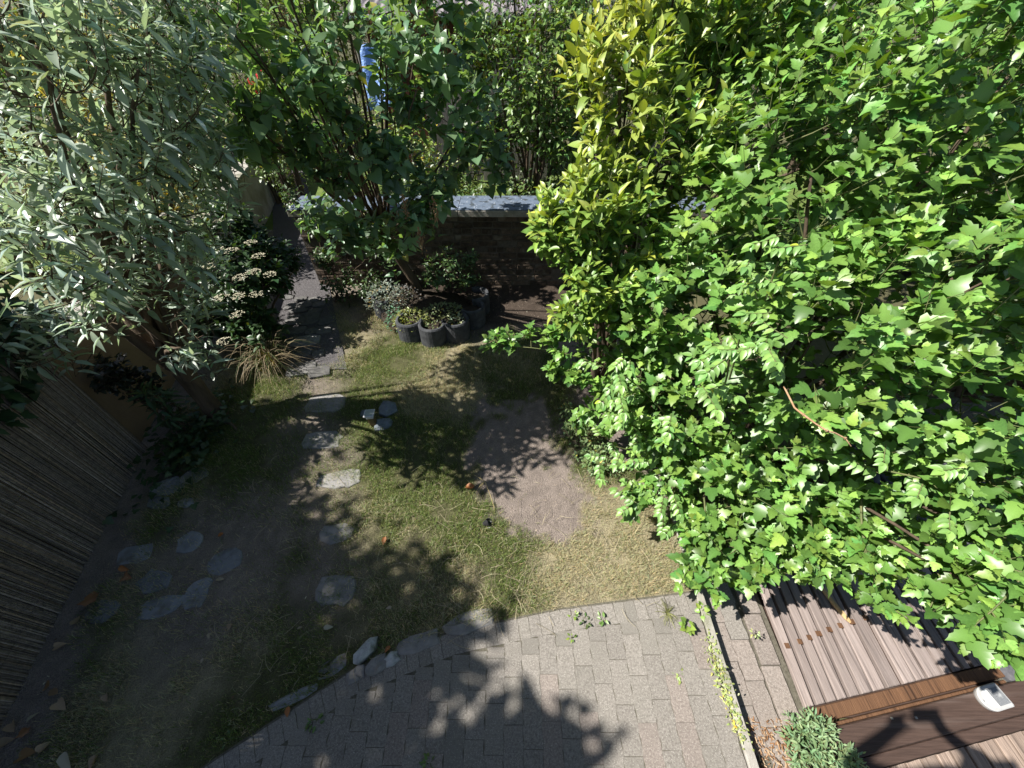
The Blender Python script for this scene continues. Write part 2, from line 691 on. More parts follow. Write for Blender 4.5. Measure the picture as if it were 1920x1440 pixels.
def soil_mask(x, y):
    w = (fbm(x * 3, y * 3, 5) - .5)
    a = ((x - .13 + .15 * (y - 1.75)) / .46) ** 2 + ((y - 1.75) / .78) ** 2
    w2 = fbm(x * 11, y * 11, 15) - .5
    patch = np.clip((1.15 - a + w * 2.2 + w2 * 1.6) * 1.7, 0, 1)
    bed = np.clip((y - 3.35 + w * .5) * 3, 0, 1) * np.clip((x + .75 + w) * 4, 0, 1)
    bed2 = np.clip((y - 3.55 + w * .6) * 2.5, 0, 1) * .75
    pth = np.clip(1 - np.abs(x + 1.45 + .33 * (y - 1.2) + w * .6) / .42, 0, 1) * np.clip((y - .35) * 2, 0, 1) * .95
    flag = np.clip(1.3 - (((x + 1.95) / .6) ** 2 + ((y - 1.0) / .62) ** 2) + w, 0, 1)
    edge = np.clip((fence_x(y) + .42 + w * .4 - x) * 4, 0, 1)
    hedge = np.clip((x - .98 + .28 * (y - 1) + w * .5) * 5, 0, 1) * np.clip((y - 1.25) * 3, 0, 1)
    return np.max([patch, bed, bed2, pth * .85, flag * .8, edge, hedge], axis=0)


def dry_mask(x, y):
    d = fbm(x * 1.6 + 3, y * 1.6, 9)
    e = np.clip(1 - (((x - .75) / .75) ** 2 + ((y - 1.05) / .6) ** 2), 0, 1)
    e2 = np.clip(1 - ((x - .2) / 1.2) ** 2 - ((y - .85) / .25) ** 2, 0, 1)
    e3 = np.clip(1 - ((x + .5) / 1.2) ** 2 - ((y - 2.9) / .8) ** 2, 0, 1)
    return np.clip((d - .43) * 3 + (fbm(x * 9, y * 9, 19) - .5) * .8 + e * .9 + e2 * .25 + e3 * .35, 0, 1)


def zlawn(x, y):
    return .012 * (fbm(x * 2.2, y * 2.2, 3) - .5) + .010 * (fbm(x * 9, y * 9, 4) - .5) + .004


mb = MB()
V, F = grid(-150, 150, -60, 240, 31, 31, lambda x, y: 0 * x - .16)
mb.add(V, F)
M_SOILFAR = noise_mat("far_soil", (.05, .055, .025), (.11, .10, .05), 3, .95, .4)
struct("ground", mb, M_SOILFAR)

NX, NY = 300, 330
Vl, Fl = grid(-4.6, 1.19, -.25, 6.3, NX, NY, zlawn, keep=lambda x, y: (y > terr_y(x) - .03) & (x > fence_x(y) - .1))
sm, dm = soil_mask(Vl[:, 0], Vl[:, 1]), dry_mask(Vl[:, 0], Vl[:, 1])
soilc = np.array([.245, .205, .18])
mossc = np.array([.105, .105, .052])
dryc = np.array([.29, .255, .165])
turf = mossc[None] * (1 - dm[:, None]) + dryc[None] * dm[:, None]
cl = turf * (1 - sm[:, None]) + soilc[None] * sm[:, None]
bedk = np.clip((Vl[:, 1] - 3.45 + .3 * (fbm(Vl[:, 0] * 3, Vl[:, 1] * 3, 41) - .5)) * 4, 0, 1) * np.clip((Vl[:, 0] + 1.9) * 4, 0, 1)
cl = cl * (1 - bedk[:, None]) + np.array([.075, .058, .046])[None] * bedk[:, None]  # bed by the wall: dark soil with the shade there put into its colour
cl *= (.72 + .56 * fbm(Vl[:, 0] * 22, Vl[:, 1] * 22, 30, 3))[:, None]
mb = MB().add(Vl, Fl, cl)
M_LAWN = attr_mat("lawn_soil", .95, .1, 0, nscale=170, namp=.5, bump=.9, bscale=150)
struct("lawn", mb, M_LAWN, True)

# ------------------------------------------------------------------ grass blades (uncountable)
def blades(name, n, xr, yr, dens, label, hgt=(.016, .044), wid=.0025, green=(.145, .20, .05), dryc=(.44, .405, .245), dryf=None, zf=zlawn, lean=.8):
    x = rng.uniform(*xr, n)
    y = rng.uniform(*yr, n)
    k = rng.random(n) < dens(x, y)
    x, y = x[k], y[k]
    n = len(x)
    z = zf(x, y)
    th = rng.uniform(0, 6.28, n)
    d = np.stack([np.cos(th), np.sin(th), 0 * th], 1)
    s = np.stack([-np.sin(th), np.cos(th), 0 * th], 1)
    h = rng.uniform(*hgt, n) * (.7 + .8 * fbm(x * 5, y * 5, 8))
    le = rng.uniform(.2, 1.3, n) * lean
    p = np.stack([x, y, z - .003], 1)
    w = wid * rng.uniform(.6, 1.2, n)
    m = p + d * (h * le * .4)[:, None] + UP * (h * .62)[:, None]
    t = p + d * (h * le)[:, None] + UP * (h * (1.02 - .35 * le))[:, None]
    V = np.stack([p - s * w[:, None] * .5, p + s * w[:, None] * .5, m + s * w[:, None] * .4, m - s * w[:, None] * .4, t], 1)
    i = np.arange(n)[:, None] * 5
    dr = dryf(x, y) if dryf is not None else np.zeros(n)
    isd = rng.random(n) < (.12 + .8 * dr)
    c = np.where(isd[:, None], np.array(dryc)[None], np.array(green)[None]) * rng.normal(1, .22, (n, 1)).clip(.5, 1.6)
    c = c * np.hstack([1 + rng.normal(0, .12, (n, 1)), np.ones((n, 2))])
    C = np.repeat(c, 5, 0).reshape(n, 5, 3) * np.array([.75, .75, 1, 1, 1.15])[None, :, None]
    mb = MB().add(V.reshape(-1, 3), [np.hstack([i, i + 1, i + 2, i + 3]), np.hstack([i + 3, i + 2, i + 4])], C.reshape(-1, 3))
    o = obj(name, mb.mesh(name, M_GRASS))
    tag(o, label, "grass", None, "stuff")
    return o


def lawn_dens(x, y):
    ok = (y > terr_y(x) + .02) & (x > fence_x(y) + .1) & (x < 1.2)
    tuft = np.clip((fbm(x * 6, y * 6, 21) - .30) * 3.2, .1, 1)
    path = (y > 3.0) & (x < -1.95 - .45 * (y - 3.3)) & (x > -3.1 - .4 * (y - 3.9))
    return ok * ~path * np.clip(1 - 1.02 * soil_mask(x, y), 0.0, 1) * tuft


blades("grass", 560000, (-3.7, 1.2), (0, 4.3), lawn_dens, "short patchy lawn grass, half green and half dried to straw", dryf=dry_mask)

# ------------------------------------------------------------------ terrace of wavy concrete pavers
M_PAVER = noise_mat("concrete_paver", (.14, .128, .112), (.325, .30, .272), 110, .9, .8, 320, speck=((.55, .53, .49), .78), rnd=.07, dist=.004, speckscale=260, c3=(.24, .22, .197), big=(1.4, (.205, .193, .168), .5, .75))
M_PAVERR = noise_mat("reddish_paver", (.16, .135, .118), (.34, .295, .265), 110, .9, .8, 320, speck=((.55, .52, .48), .78), rnd=.07, dist=.004, speckscale=260, big=(1.4, (.21, .185, .165), .5, .75))
M_SAND = noise_mat("joint_sand", (.075, .07, .05), (.17, .155, .125), 60, .95, .5, 200)


def paver_mesh(L, Wd, wave, mat, seed, t=.06):
    """one paver: long sides wave so that neighbours interlock; chamfered top"""
    r = np.random.default_rng(seed)
    ys = np.linspace(-L / 2, L / 2, 9)
    ph = wave * np.sin(2 * math.pi * ys / .1)
    g = .0005
    out = []
    for i in range(9):
        out.append((Wd / 2 - g + ph[i], ys[i] * (1 - 2 * g / L)))
    for i in range(8, -1, -1):
        out.append((-Wd / 2 + g + ph[i], ys[i] * (1 - 2 * g / L)))
    o = np.array(out) + r.normal(0, .0008, (18, 2))
    inn = o * np.array([1 - .002 / Wd, 1 - .002 / L])
    V = np.vstack([np.c_[o, np.full(18, -t)], np.c_[o, np.full(18, -.0014)], np.c_[inn, r.normal(0, .0002, 18)]])
    Q = [[k * 18 + j, k * 18 + (j + 1) % 18, k * 18 + 18 + (j + 1) % 18, k * 18 + 18 + j] for k in range(2) for j in range(18)]
    T = [[36 + j, 36 + j + 1, 36 + 16 - j, 36 + 17 - j] for j in range(8)]
    return MB().add(V, [np.array(Q), np.array(T)]).mesh("paver", mat)


def place(name, me, parent, x, y, z, rz=0, sc=(1, 1, 1), tilt=.0022):
    o = bpy.data.objects.new(name, me)
    COL.objects.link(o)
    o.parent = parent
    pw = wpos(parent)
    o.location = (x - pw.x, y - pw.y, z - pw.z)
    o.rotation_euler = (rng.normal(0, tilt), rng.normal(0, tilt), rz)
    o.scale = sc
    return o


mb = MB()
xs = np.linspace(-1.75, 1.165, 60)
bt = np.array([[x, terr_y(x) + .01, 0.0102] for x in xs])
bb = np.array([[x, -1.2, 0.0102] for x in xs])
Vt = np.vstack([bb, bt])
Ft = np.array([[i, i + 1, 60 + i + 1, 60 + i] for i in range(59)])
mb.add(Vt, Ft)
Vt2 = Vt.copy()
terrace = struct("terrace", mb, M_SAND)
pm = [paver_mesh(.2, .1, .003, M_PAVER, i) for i in range(5)] + [paver_mesh(.2, .1, .003, M_PAVERR, 9)]
ZT = .012
ncol = 0
for k in range(29):
    x = 1.165 - .052 - k * .1005
    yt = terr_y(x) - .115 + (.0 if x > 0 else -.01)
    y = yt - (.05 + .11 * (k % 2) + rng.uniform(0, .035))
    if True:
        l = yt - y
        place("paver", pm[rng.integers(0, 5)], terrace, x, y + l / 2, ZT + rng.normal(0, .0003), 0, (1, l / .2 * .985, 1))
    while y > -.32:
        place("paver", pm[rng.choice([0, 1, 2, 3, 4, 5], p=[.18, .18, .17, .16, .16, .15])], terrace, x, y - .1, ZT + rng.normal(0, .0003), 0, (1, 1, 1))
        y -= .2005
# header course along the curved lawn edge
sm_ = [paver_mesh(.115, .066, .001, M_PAVER, 20 + i) for i in range(4)]
P = TERR[::-1]
seg = np.linalg.norm(np.diff(P, axis=0), axis=1)
cum = np.concatenate([[0], np.cumsum(seg)])
s = .035
while s < cum[-1] - .03:
    i = np.searchsorted(cum, s) - 1
    t = (s - cum[i]) / seg[i]
    p = P[i] * (1 - t) + P[i + 1] * t
    d = (P[i + 1] - P[i]) / seg[i]
    nrm = np.array([d[1], -d[0]])
    if nrm[1] > 0:
        nrm = -nrm
    c = p + nrm * .058
    place("paver", sm_[rng.integers(0, 4)], terrace, c[0], c[1], ZT + rng.normal(0, .0004), math.atan2(-nrm[0], nrm[1]) + rng.normal(0, .015), (1, 1, 1))
    s += .0675

# concrete kerb at the right of the terrace and the lower strip of paving
M_CONC = noise_mat("pale_concrete", (.27, .25, .22), (.42, .40, .36), 18, .9, .4, 150, speck=((.6, .58, .55), .85), dist=.006, big=(4, (.2, .2, .14), .5, .7))
mb = MB()
kx0, kx1 = 1.172, 1.222
ys = [-.6, -.1, .395, .89, 1.385]
kerb = thing("kerb", (1.2, .4, 0), "narrow weathered concrete kerb along the right edge of the paved terrace", "kerb")
for i in range(4):
    part("kerb_stone", box(MB(), kx0, kx1, ys[i] + .002, ys[i + 1] - .002, -.15, .022 + rng.normal(0, .002), bev=.008), M_CONC, kerb)
ZL = -.066
mb = MB()
box(mb, 1.222, 1.62, -.8, 1.3, ZL - .05, ZL - .012)
lower = struct("lower_paving", mb, M_SAND)
lm = [paver_mesh(.2, .1, .002, M_PAVERR, 40 + i) for i in range(3)] + [paver_mesh(.2, .1, .003, M_PAVER, 45)]
for k in range(2):
    x = 1.222 + .06 + k * .112
    y = 1.25 - k * .09
    while y > .10:
        place("paver", lm[rng.integers(0, 4)], lower, x, y - .1, ZL + rng.normal(0, .001), .03, (1.09, 1, 1))
        y -= .201
for j in range(4):
    y0 = .16 + j * .27
    part("edge_slab", box(MB(), 1.455 + .035 * (y0), 1.565 + .035 * y0, y0, y0 + .266, ZL - .05, ZL + .004, bev=.005), M_PAVERR, lower)

# ------------------------------------------------------------------ wooden deck, sleeper, second deck
def wood(name, c1, c2, rnd=.18, rough=.75, c3=None, sc=120):
    return noise_mat(name, c1, c2, sc, rough, .7, 220, stretch=(1, .035, 1), rnd=rnd, c3=c3, dist=.006, det=10, big=(60, tuple(x * .5 for x in c1), .56, .70))


M_SLAT = wood("greyed_wood", (.20, .162, .148), (.335, .28, .26), .2, c3=(.265, .218, .20))
M_SLATB = wood("oiled_brown_wood", (.085, .042, .022), (.17, .088, .045), .05)
M_SLEEP = noise_mat("dark_stained_timber", (.045, .028, .022), (.088, .056, .044), 110, .65, .7, 160, stretch=(.05, 1, 1), det=10, big=(14, (.15, .115, .10), .60, .78), dist=.006)
M_PINE = noise_mat("raw_wood", (.42, .27, .12), (.62, .45, .24), 14, .8, .3)
ZD = -.045


def frame(o, ax, z=0):
    ax = Vector((ax[0], ax[1], 0)).normalized()
    m = Matrix(((ax.x, -ax.y, 0, o[0]), (ax.y, ax.x, 0, o[1]), (0, 0, 1, z), (0, 0, 0, 1)))
    return m


def front_y(x):
    return .235 + .17 * (x - 1.63)


deck = thing("wooden_deck", (2.1, .7, ZD), "weathered grey wooden slat deck with brown pegs between pavers and green shrub", "deck")
xe = 1.603
SK = -.045                                      # slats run almost straight away from the house
widths = [.066, .068, .067, .07, .076, .078, .085, .098, .088, .074, .102, .06, .072, .066, .075, .07]
for i, w in enumerate(widths):
    g = .015 + .004 * (i % 3 == 1)
    x0, x1 = xe + g / 2, xe + w - g / 2
    z1 = ZD + rng.normal(0, .0035)
    yl, yr = front_y(x0) + .004, front_y(x1) + .004
    yb = 1.28
    z0 = z1 - .028
    sh = lambda y: (y - .25) * SK * -1
    c = .004
    q = np.array([[x0 + sh(yl), yl, z0], [x1 + sh(yr), yr, z0], [x1 + sh(yb), yb, z0], [x0 + sh(yb), yb, z0],
                  [x0 + sh(yl), yl, z1 - c], [x1 + sh(yr), yr, z1 - c], [x1 + sh(yb), yb, z1 - c], [x0 + sh(yb), yb, z1 - c],
                  [x0 + c + sh(yl), yl + c, z1], [x1 - c + sh(yr), yr + c, z1], [x1 - c + sh(yb), yb - c, z1], [x0 + c + sh(yb), yb - c, z1]])
    f = [[k * 4 + j, k * 4 + (j + 1) % 4, k * 4 + 4 + (j + 1) % 4, k * 4 + 4 + j] for k in range(2) for j in range(4)] + [[8, 9, 10, 11]]
    part("slat", MB().add(q, np.array(f)), M_SLAT, deck)
    if 0 < i < 10:
        yp = .50 + i * .021
        xp = xe + sh(yp) - (.012 if i > 1 else .03)
        part("peg", box(MB(), xp - .014, xp + .014, yp - .014, yp + .014, ZD - .01, ZD + .008, bev=.002), M_SLATB, deck)
    xe += w
XD1 = xe
mb = MB()
box(mb, 1.6, XD1, .2, 1.3, ZD - .10, ZD - .06)
part("joist", mb, M_SLEEP, deck)
fr = frame((1.62, front_y(1.62)), (1, .17))
LD = (XD1 - 1.62) * 1.014
part("edge_board", box(MB(), -.012, LD, -.066, -.003, ZD - .05, ZD + .004, M=fr, bev=.004), M_SLATB, deck)

sleeper = thing("timber_sleeper", (2.2, .2, 0), "dark stained timber sleeper lying in front of the slat deck", "timber beam")
sl_ = frame((1.60, front_y(1.62) - .095), (1, .17))
part("beam", box(MB(), -.02, 1.9, -.125, 0, ZD - .06, ZD + .045, M=sl_, bev=.008), M_SLEEP, sleeper)
part("bark_edge", box(MB(), .05, 1.2, .001, .016, ZD - .04, ZD + .03, M=sl_, bev=.005), M_SLATB, sleeper)
part("skirting_board", box(MB(), .0, 1.9, -.178, -.128, ZD - .06, ZD + .018, M=sl_, bev=.005), M_SLEEP, sleeper)
for j, t in enumerate((.10, .42, .55)):
    c = sl_ @ Vector((t, -.02 - .02 * (j == 2), ZD + .0452))
    part("nail_head", box(MB(), c.x - .006, c.x + .006, c.y - .005, c.y + .005, c.z - .002, c.z + .0015), M_CONC, sleeper)

ldeck = thing("lower_deck", (2.2, 0, ZD), "pale brown decking boards at the foot of the house below the dark sleeper", "deck")
M_BOARD = wood("pale_deck_wood", (.17, .125, .10), (.38, .30, .245), .2, c3=(.27, .205, .165))
x = 1.66
M_ = None
while x < 3.1:
    w = rng.uniform(.078, .092)
    yf = front_y(x) - .095 - .182
    mbb = MB()
    y0 = -.7
    z1 = ZD + .006 + rng.normal(0, .002)
    q = np.array([[x + .004, y0, z1 - .03], [x + w - .004, y0, z1 - .03], [x + w - .004, yf + .17 * w, z1 - .03], [x + .004, yf, z1 - .03],
                  [x + .004, y0, z1 - .003], [x + w - .004, y0, z1 - .003], [x + w - .004, yf + .17 * w, z1 - .003], [x + .004, yf, z1 - .003],
                  [x + .007, y0, z1], [x + w - .007, y0, z1], [x + w - .007, yf + .17 * w, z1], [x + .007, yf, z1]])
    f = [[k * 4 + j, k * 4 + (j + 1) % 4, k * 4 + 4 + (j + 1) % 4, k * 4 + 4 + j] for k in range(2) for j in range(4)] + [[8, 9, 10, 11]]
    part("board", mbb.add(q, np.array(f)), M_BOARD, ldeck)
    x += w + .003

# broken piece of pale wood lying on the deck
piece = obj("wood_offcut", None, None, (2.05, .69, ZD))
tag(piece, "splintered pale raw wood strip lying on the grey slat deck", "wood scrap")
mb = MB()
P = np.array([[2.0, .93, ZD + .012], [2.03, .85, ZD + .014], [2.06, .74, ZD + .012], [2.09, .66, ZD + .013], [2.1, .64, ZD + .012]])
tube(mb, P, [.010, .013, .015, .014, .006], 6)
part("splinter", mb, M_PINE, piece)

# solar wall light on the sleeper
M_WHITE = plain("white_plastic", (.40, .40, .395), .45)
M_FROST = plain("frosted_plastic", (.62, .64, .66), .3)
M_PV = noise_mat("solar_panel", (.10, .105, .115), (.26, .27, .28), 300, .3, .15, 400, spec=.6, big=(40, (.34, .35, .35), .55, .7))
lx, ly, _ = G(1862, 1308, .03)
lamp = thing("solar_light", (lx, ly, .0), "white plastic solar lamp with grey panel lying on the dark sleeper", "solar light")
lm_ = Matrix.Translation((lx, ly, .012)) @ Matrix.Rotation(math.radians(12), 4, 'Z') @ Matrix.Rotation(math.radians(-6), 4, 'Y') @ Matrix.Scale(.70, 4)


def dshape(mb, w, h, z0, z1, M, inset=.006):
    """body with a round left end and square right end"""
    o = []
    for a in np.linspace(math.pi / 2, 3 * math.pi / 2, 15):
        o.append((-w * .18 + math.cos(a) * w * .34, math.sin(a) * h / 2))
    o += [(w * .46, -h / 2), (w * .5, -h * .42), (w * .5, h * .42), (w * .46, h / 2)]
    o = np.array(o)
    n = len(o)
    i_ = o * (1 - inset * 2 / h)
    V = np.vstack([np.c_[o * .94, np.full(n, z0)], np.c_[o, np.full(n, (z0 + z1) / 2)], np.c_[o, np.full(n, z1 - inset * .6)], np.c_[i_, np.full(n, z1)]])
    Q = [[k * n + j, k * n + (j + 1) % n, k * n + n + (j + 1) % n, k * n + n + j] for k in range(3) for j in range(n)]
    V = V @ np.array(M.to_3x3()).T + np.array(M.translation)
    mb.add(V, [np.array(Q), np.array([[3 * n + j for j in range(n)]])])


mb = MB()
dshape(mb, .20, .15, -.012, .034, lm_)
part("housing", mb, M_WHITE, lamp)
mb = MB()
box(mb, -.005, .088, -.052, .052, .0345, .0365, M=lm_, bev=.001)
part("solar_panel", mb, M_PV, lamp)
mb = MB()
o = np.array([(-.012 + math.cos(a) * .062, math.sin(a) * .058) for a in np.linspace(math.pi / 2, 3 * math.pi / 2, 13)])
V = np.vstack([np.c_[o, np.full(13, .0342)], np.c_[o * .93 + np.array([-.001, 0]), np.full(13, .0385)]]) @ np.array(lm_.to_3x3()).T + np.array(lm_.translation)
mb.add(V, [np.array([[j, j + 1, 13 + j + 1, 13 + j] for j in range(12)]), np.array([[13 + j for j in range(13)]])])
part("diffuser", mb, M_FROST, lamp)
mb = MB()
box(mb, -.088, -.082, -.006, .006, .0345, .0362, M=lm_)
part("sensor", mb, M_PV, lamp)

# dark cobbles beyond the deck
M_COB = noise_mat("dark_basalt", (.05, .052, .06), (.12, .12, .13), 25, .8, .5, 90, rnd=.25, dist=.01)
mb = MB()
box(mb, XD1 + .01, 5.0, -.5, 2.6, -.15, -.10)
cobbles = struct("cobble_paving", mb, M_SAND)


def stone_mesh(name, pts, t, mat, seed, rough=.01, dome=.2):
    """irregular slab: traced outline, chamfered, slightly uneven top"""
    r = np.random.default_rng(seed)
    o = np.array(pts, float)
    n = len(o)
    V = np.vstack([np.c_[o, np.full(n, -t)], np.c_[o * 1.0, np.full(n, -.006)], np.c_[o * .95, r.normal(0, .0015, n)], np.c_[o * .55, r.normal(.001, rough * .3, n) + dome * .01], [[0, 0, dome * .012]]])
    Q = [[k * n + j, k * n + (j + 1) % n, k * n + n + (j + 1) % n, k * n + n + j] for k in range(3) for j in range(n)]
    T = [[3 * n + j, 3 * n + (j + 1) % n, 4 * n] for j in range(n)]
    return MB().add(V, [np.array(Q), np.array(T)]).mesh(name, mat)


def blob_pts(n, rx, ry, jag, seed, sq=0.0):
    r = np.random.default_rng(seed)
    a = np.linspace(0, 2 * math.pi, n, endpoint=False) + r.normal(0, .12, n)
    c, s_ = np.cos(a), np.sin(a)
    k = (np.abs(c) ** (2 + 4 * sq) + np.abs(s_) ** (2 + 4 * sq)) ** (-1 / (2 + 4 * sq))
    rr = k * r.uniform(1 - jag, 1 + jag, n)
    return np.c_[rx * c * rr, ry * s_ * rr]


cm = [stone_mesh("cobble", blob_pts(9, .062, .055, .1, 60 + i, .5), .07, M_COB, 60 + i, .006, .9) for i in range(4)]
for i in range(14):
    for j in range(17):
        x, y = XD1 + .08 + i * .125 + (j % 2) * .06, .16 + j * .118
        if x - XD1 > .1 + 1.9 * (y > .3):
            continue
        place("cobble", cm[rng.integers(0, 4)], cobbles, x + rng.normal(0, .006), y + rng.normal(0, .006), -.068 + rng.normal(0, .004), rng.uniform(0, 6), tilt=.05)

# ------------------------------------------------------------------ stepping stones, flagstones, edging stones
M_STONE = noise_mat("grey_stepping_stone", (.17, .165, .16), (.30, .29, .28), 14, .85, .5, 70, rnd=.08, dist=.008, big=(6, (.20, .185, .15), .55, .75))
M_FLAG = noise_mat("bluish_flagstone", (.16, .165, .18), (.28, .288, .30), 9, .8, .5, 60, rnd=.25, dist=.008, big=(8, (.12, .10, .07), .5, .7))
M_WROCK = noise_mat("whitish_rock", (.30, .31, .31), (.58, .60, .60), 22, .9, .8, 50, dist=.02, big=(10, (.10, .11, .08), .55, .7))
stones = [
    (612, 757, 70, 34, "stepping stone nearest the paved path, dappled in sun"),
    (604, 826, 72, 34, "brightest stepping stone, sunlit, left of the little solar post"),
    (637, 900, 78, 34, "pale half lit stepping stone at the edge of the shade"),
    (631, 1001, 62, 38, "small shaded stepping stone on bare ground, second from the terrace"),
    (630, 1106, 72, 58, "shaded five sided stepping stone closest to the terrace"),
]
for i, (px, py, wx, wy, lab) in enumerate(stones):
    x, y, _ = G(px, py)
    x0, x1 = G(px - wx / 2, py)[0], G(px + wx / 2, py)[0]
    y0, y1 = G(px, py + wy / 2)[1], G(px, py - wy / 2)[1]
    me = stone_mesh("stepping_stone", blob_pts(13, (x1 - x0) / 2, (y1 - y0) / 2, .09, 100 + i, .5), .05, M_STONE, 100 + i)
    o = obj("stepping_stone", me, None, (x, y, .013))
    o.rotation_euler = (rng.normal(0, .015), rng.normal(0, .015), rng.normal(0, .1))
    tag(o, lab, "stepping stone", "stepping stones through the lawn")
flags = [
    (364, 893, 50, 34, "light crumbled flagstone, topmost of the shaded paving by the reed fence", 1),
    (313, 915, 60, 36, "dark flagstone beside the foot of the reed fence, left of the crumbled one", 0),
    (298, 943, 46, 24, "low dark flagstone under two others near the fence foot", 0),
    (349, 944, 28, 18, "smallest flagstone fragment of the shaded paving", 0),
    (357, 1016, 46, 40, "round flagstone in the middle of the shaded paving", 0),
    (254, 1040, 62, 40, "wide flagstone nearest the fence with dead leaves below it", 0),
    (424, 1053, 62, 48, "rightmost flagstone of the shaded paving, with white specks on it", 0),
    (293, 1090, 66, 44, "paler striped flagstone with a cracked lower edge", 1),
    (304, 1138, 72, 46, "long pointed flagstone below the striped one", 0),
    (372, 1113, 42, 62, "tall narrow flagstone right of the striped one", 0),
    (193, 1147, 54, 44, "mossy flagstone furthest left, beside a big brown leaf", 0),
]
for i, (px, py, wx, wy, lab, m) in enumerate(flags):
    x, y, _ = G(px, py)
    x0, x1 = G(px - wx / 2, py)[0], G(px + wx / 2, py)[0]
    y0, y1 = G(px, py + wy / 2)[1], G(px, py - wy / 2)[1]
    me = stone_mesh("flagstone", blob_pts(11, (x1 - x0) / 2, (y1 - y0) / 2, .14, 140 + i, .25), .05, M_STONE if m and i == 0 else M_FLAG, 140 + i)
    o = obj("flagstone", me, None, (x, y, .012))
    o.rotation_euler = (rng.normal(0, .02), rng.normal(0, .02), rng.normal(0, .3))
    tag(o, lab, "flagstone", "crazy paving by the reed fence")
edges = [
    (688, 1222, 52, 22, .9, "whitish rough rock standing at the lawn edge", .05, M_WROCK),
    (708, 1247, 40, 26, .5, "pale broken edging stone in front of the whitish rock", .03, M_STONE),
    (736, 1236, 26, 22, .5, "little pale stone chip right of the broken edging stone", .03, M_WROCK),
    (668, 1266, 34, 24, .5, "small grey edging stone left of the pale broken one", .02, M_STONE),
    (785, 1207, 82, 32, .32, "long grey kerb stone with moss in its joint along the terrace", .02, M_STONE),
    (880, 1168, 92, 34, .28, "half lit grey kerb stone where the terrace edge turns", .02, M_STONE),
    (625, 1250, 56, 30, .5, "sunken dark edging stone beside dry grass", .008, M_FLAG),
    (556, 1305, 92, 20, .42, "grass grown edging stone furthest left along the terrace", .006, M_FLAG),
]
for i, (px, py, wx, wy, rz, lab, z, m) in enumerate(edges):
    x, y, _ = G(px, py)
    sc = 721 / (c45 * (y + H))
    me = stone_mesh("edging_stone", blob_pts(10, wx / 2 / sc, wy / 2 / sc, .12, 170 + i, .5), .06, m, 170 + i, .02, 1.2 if m is M_WROCK else .4)
    o = obj("edging_stone", me, None, (x, y, z))
    o.rotation_euler = (rng.normal(0, .03), rng.normal(0, .03), rz)
    tag(o, lab, "edging stone", "stones edging the terrace")

# ------------------------------------------------------------------ path: gravel and old slabs
M_GRAVEL = noise_mat("path_gravel", (.06, .055, .058), (.17, .16, .165), 120, .9, .9, 160, speck=((.34, .33, .34), .75), dist=.02, speckscale=90)
pc = lambda y: -2.28 - .45 * (y - 3.4)
mb = MB()
ys = np.linspace(2.9, 9.5, 24)
V = np.vstack([[pc(y) - .36, y, .016] for y in ys] + [[pc(y) + .36, y, .016] for y in ys])
mb.add(V, np.array([[i, 24 + i, 24 + i + 1, i + 1] for i in range(23)]))
gpath = struct("garden_path", mb, M_GRAVEL)
M_SLAB = noise_mat("old_path_slab", (.09, .088, .085), (.165, .16, .155), 16, .85, .5, 80, rnd=.25, dist=.008)
slabs = [(540, 560, 24, 9), (565, 564, 24, 9), (590, 565, 26, 10), (546, 577, 26, 12), (572, 574, 30, 12), (600, 574, 24, 10), (560, 585, 34, 8), (592, 586, 26, 9),
         (550, 603, 26, 18), (578, 601, 46, 24), (612, 603, 26, 18), (560, 622, 30, 14), (587, 624, 26, 12), (609, 623, 26, 12), (573, 642, 54, 19), (568, 664, 34, 18), (598, 666, 22, 14), (566, 694, 52, 26), (600, 700, 40, 20)]
for i, (px, py, wx, wy) in enumerate(slabs):
    x, y, _ = G(px, py)
    x0, x1 = G(px - wx / 2, py)[0], G(px + wx / 2, py)[0]
    y0, y1 = G(px, py + wy / 2)[1], G(px, py - wy / 2)[1]
    me = stone_mesh("slab", blob_pts(12, (x1 - x0) / 2, (y1 - y0) / 2, .04, 200 + i, 1.2), .04, M_SLAB if i != 14 else M_STONE, 200 + i)
    place("slab", me, gpath, x, y, .032 + rng.normal(0, .003), .25, tilt=.012)

# ------------------------------------------------------------------ brick wall with stone coping
M_BRICK = noise_mat("sooty_brick", (.045, .034, .027), (.15, .11, .078), 18, .9, .8, 70, rnd=.45, dist=.012, big=(7, (.17, .15, .12), .56, .72))
M_MORT = noise_mat("lime_mortar", (.085, .074, .059), (.145, .128, .103), 30, .95, .8, 80, dist=.012)
M_COPE = noise_mat("slate_coping", (.085, .115, .165), (.155, .19, .25), 14, .6, .6, 40, dist=.01, big=(16, (.05, .06, .07), .53, .64), speck=((.4, .43, .47), .85), speckscale=40)
wall = thing("brick_wall", (-.5, 4.7, 0), "low dark brick wall with slate blue coping behind the lilac", "brick wall")
YW = 4.55
XW0, XW1 = -2.55, 1.6
mb = MB()
box(mb, XW0, XW1, YW + .008, YW + .35, -.1, .918)
part("mortar", mb, M_MORT, wall)
bms = [box(MB(), -.11, .11, 0, .02, -.0315, .0315, bev=.005).mesh("brick", M_BRICK) for i in range(1)]
for i in range(3):
    m_ = MB()
    r = np.random.default_rng(300 + i)
    box(m_, -.11, .11, 0, .02, -.0315, .0315, bev=.008)
    m_.v[0] += r.normal(0, .0018, m_.v[0].shape)
    bms.append(m_.mesh("brick", M_BRICK))
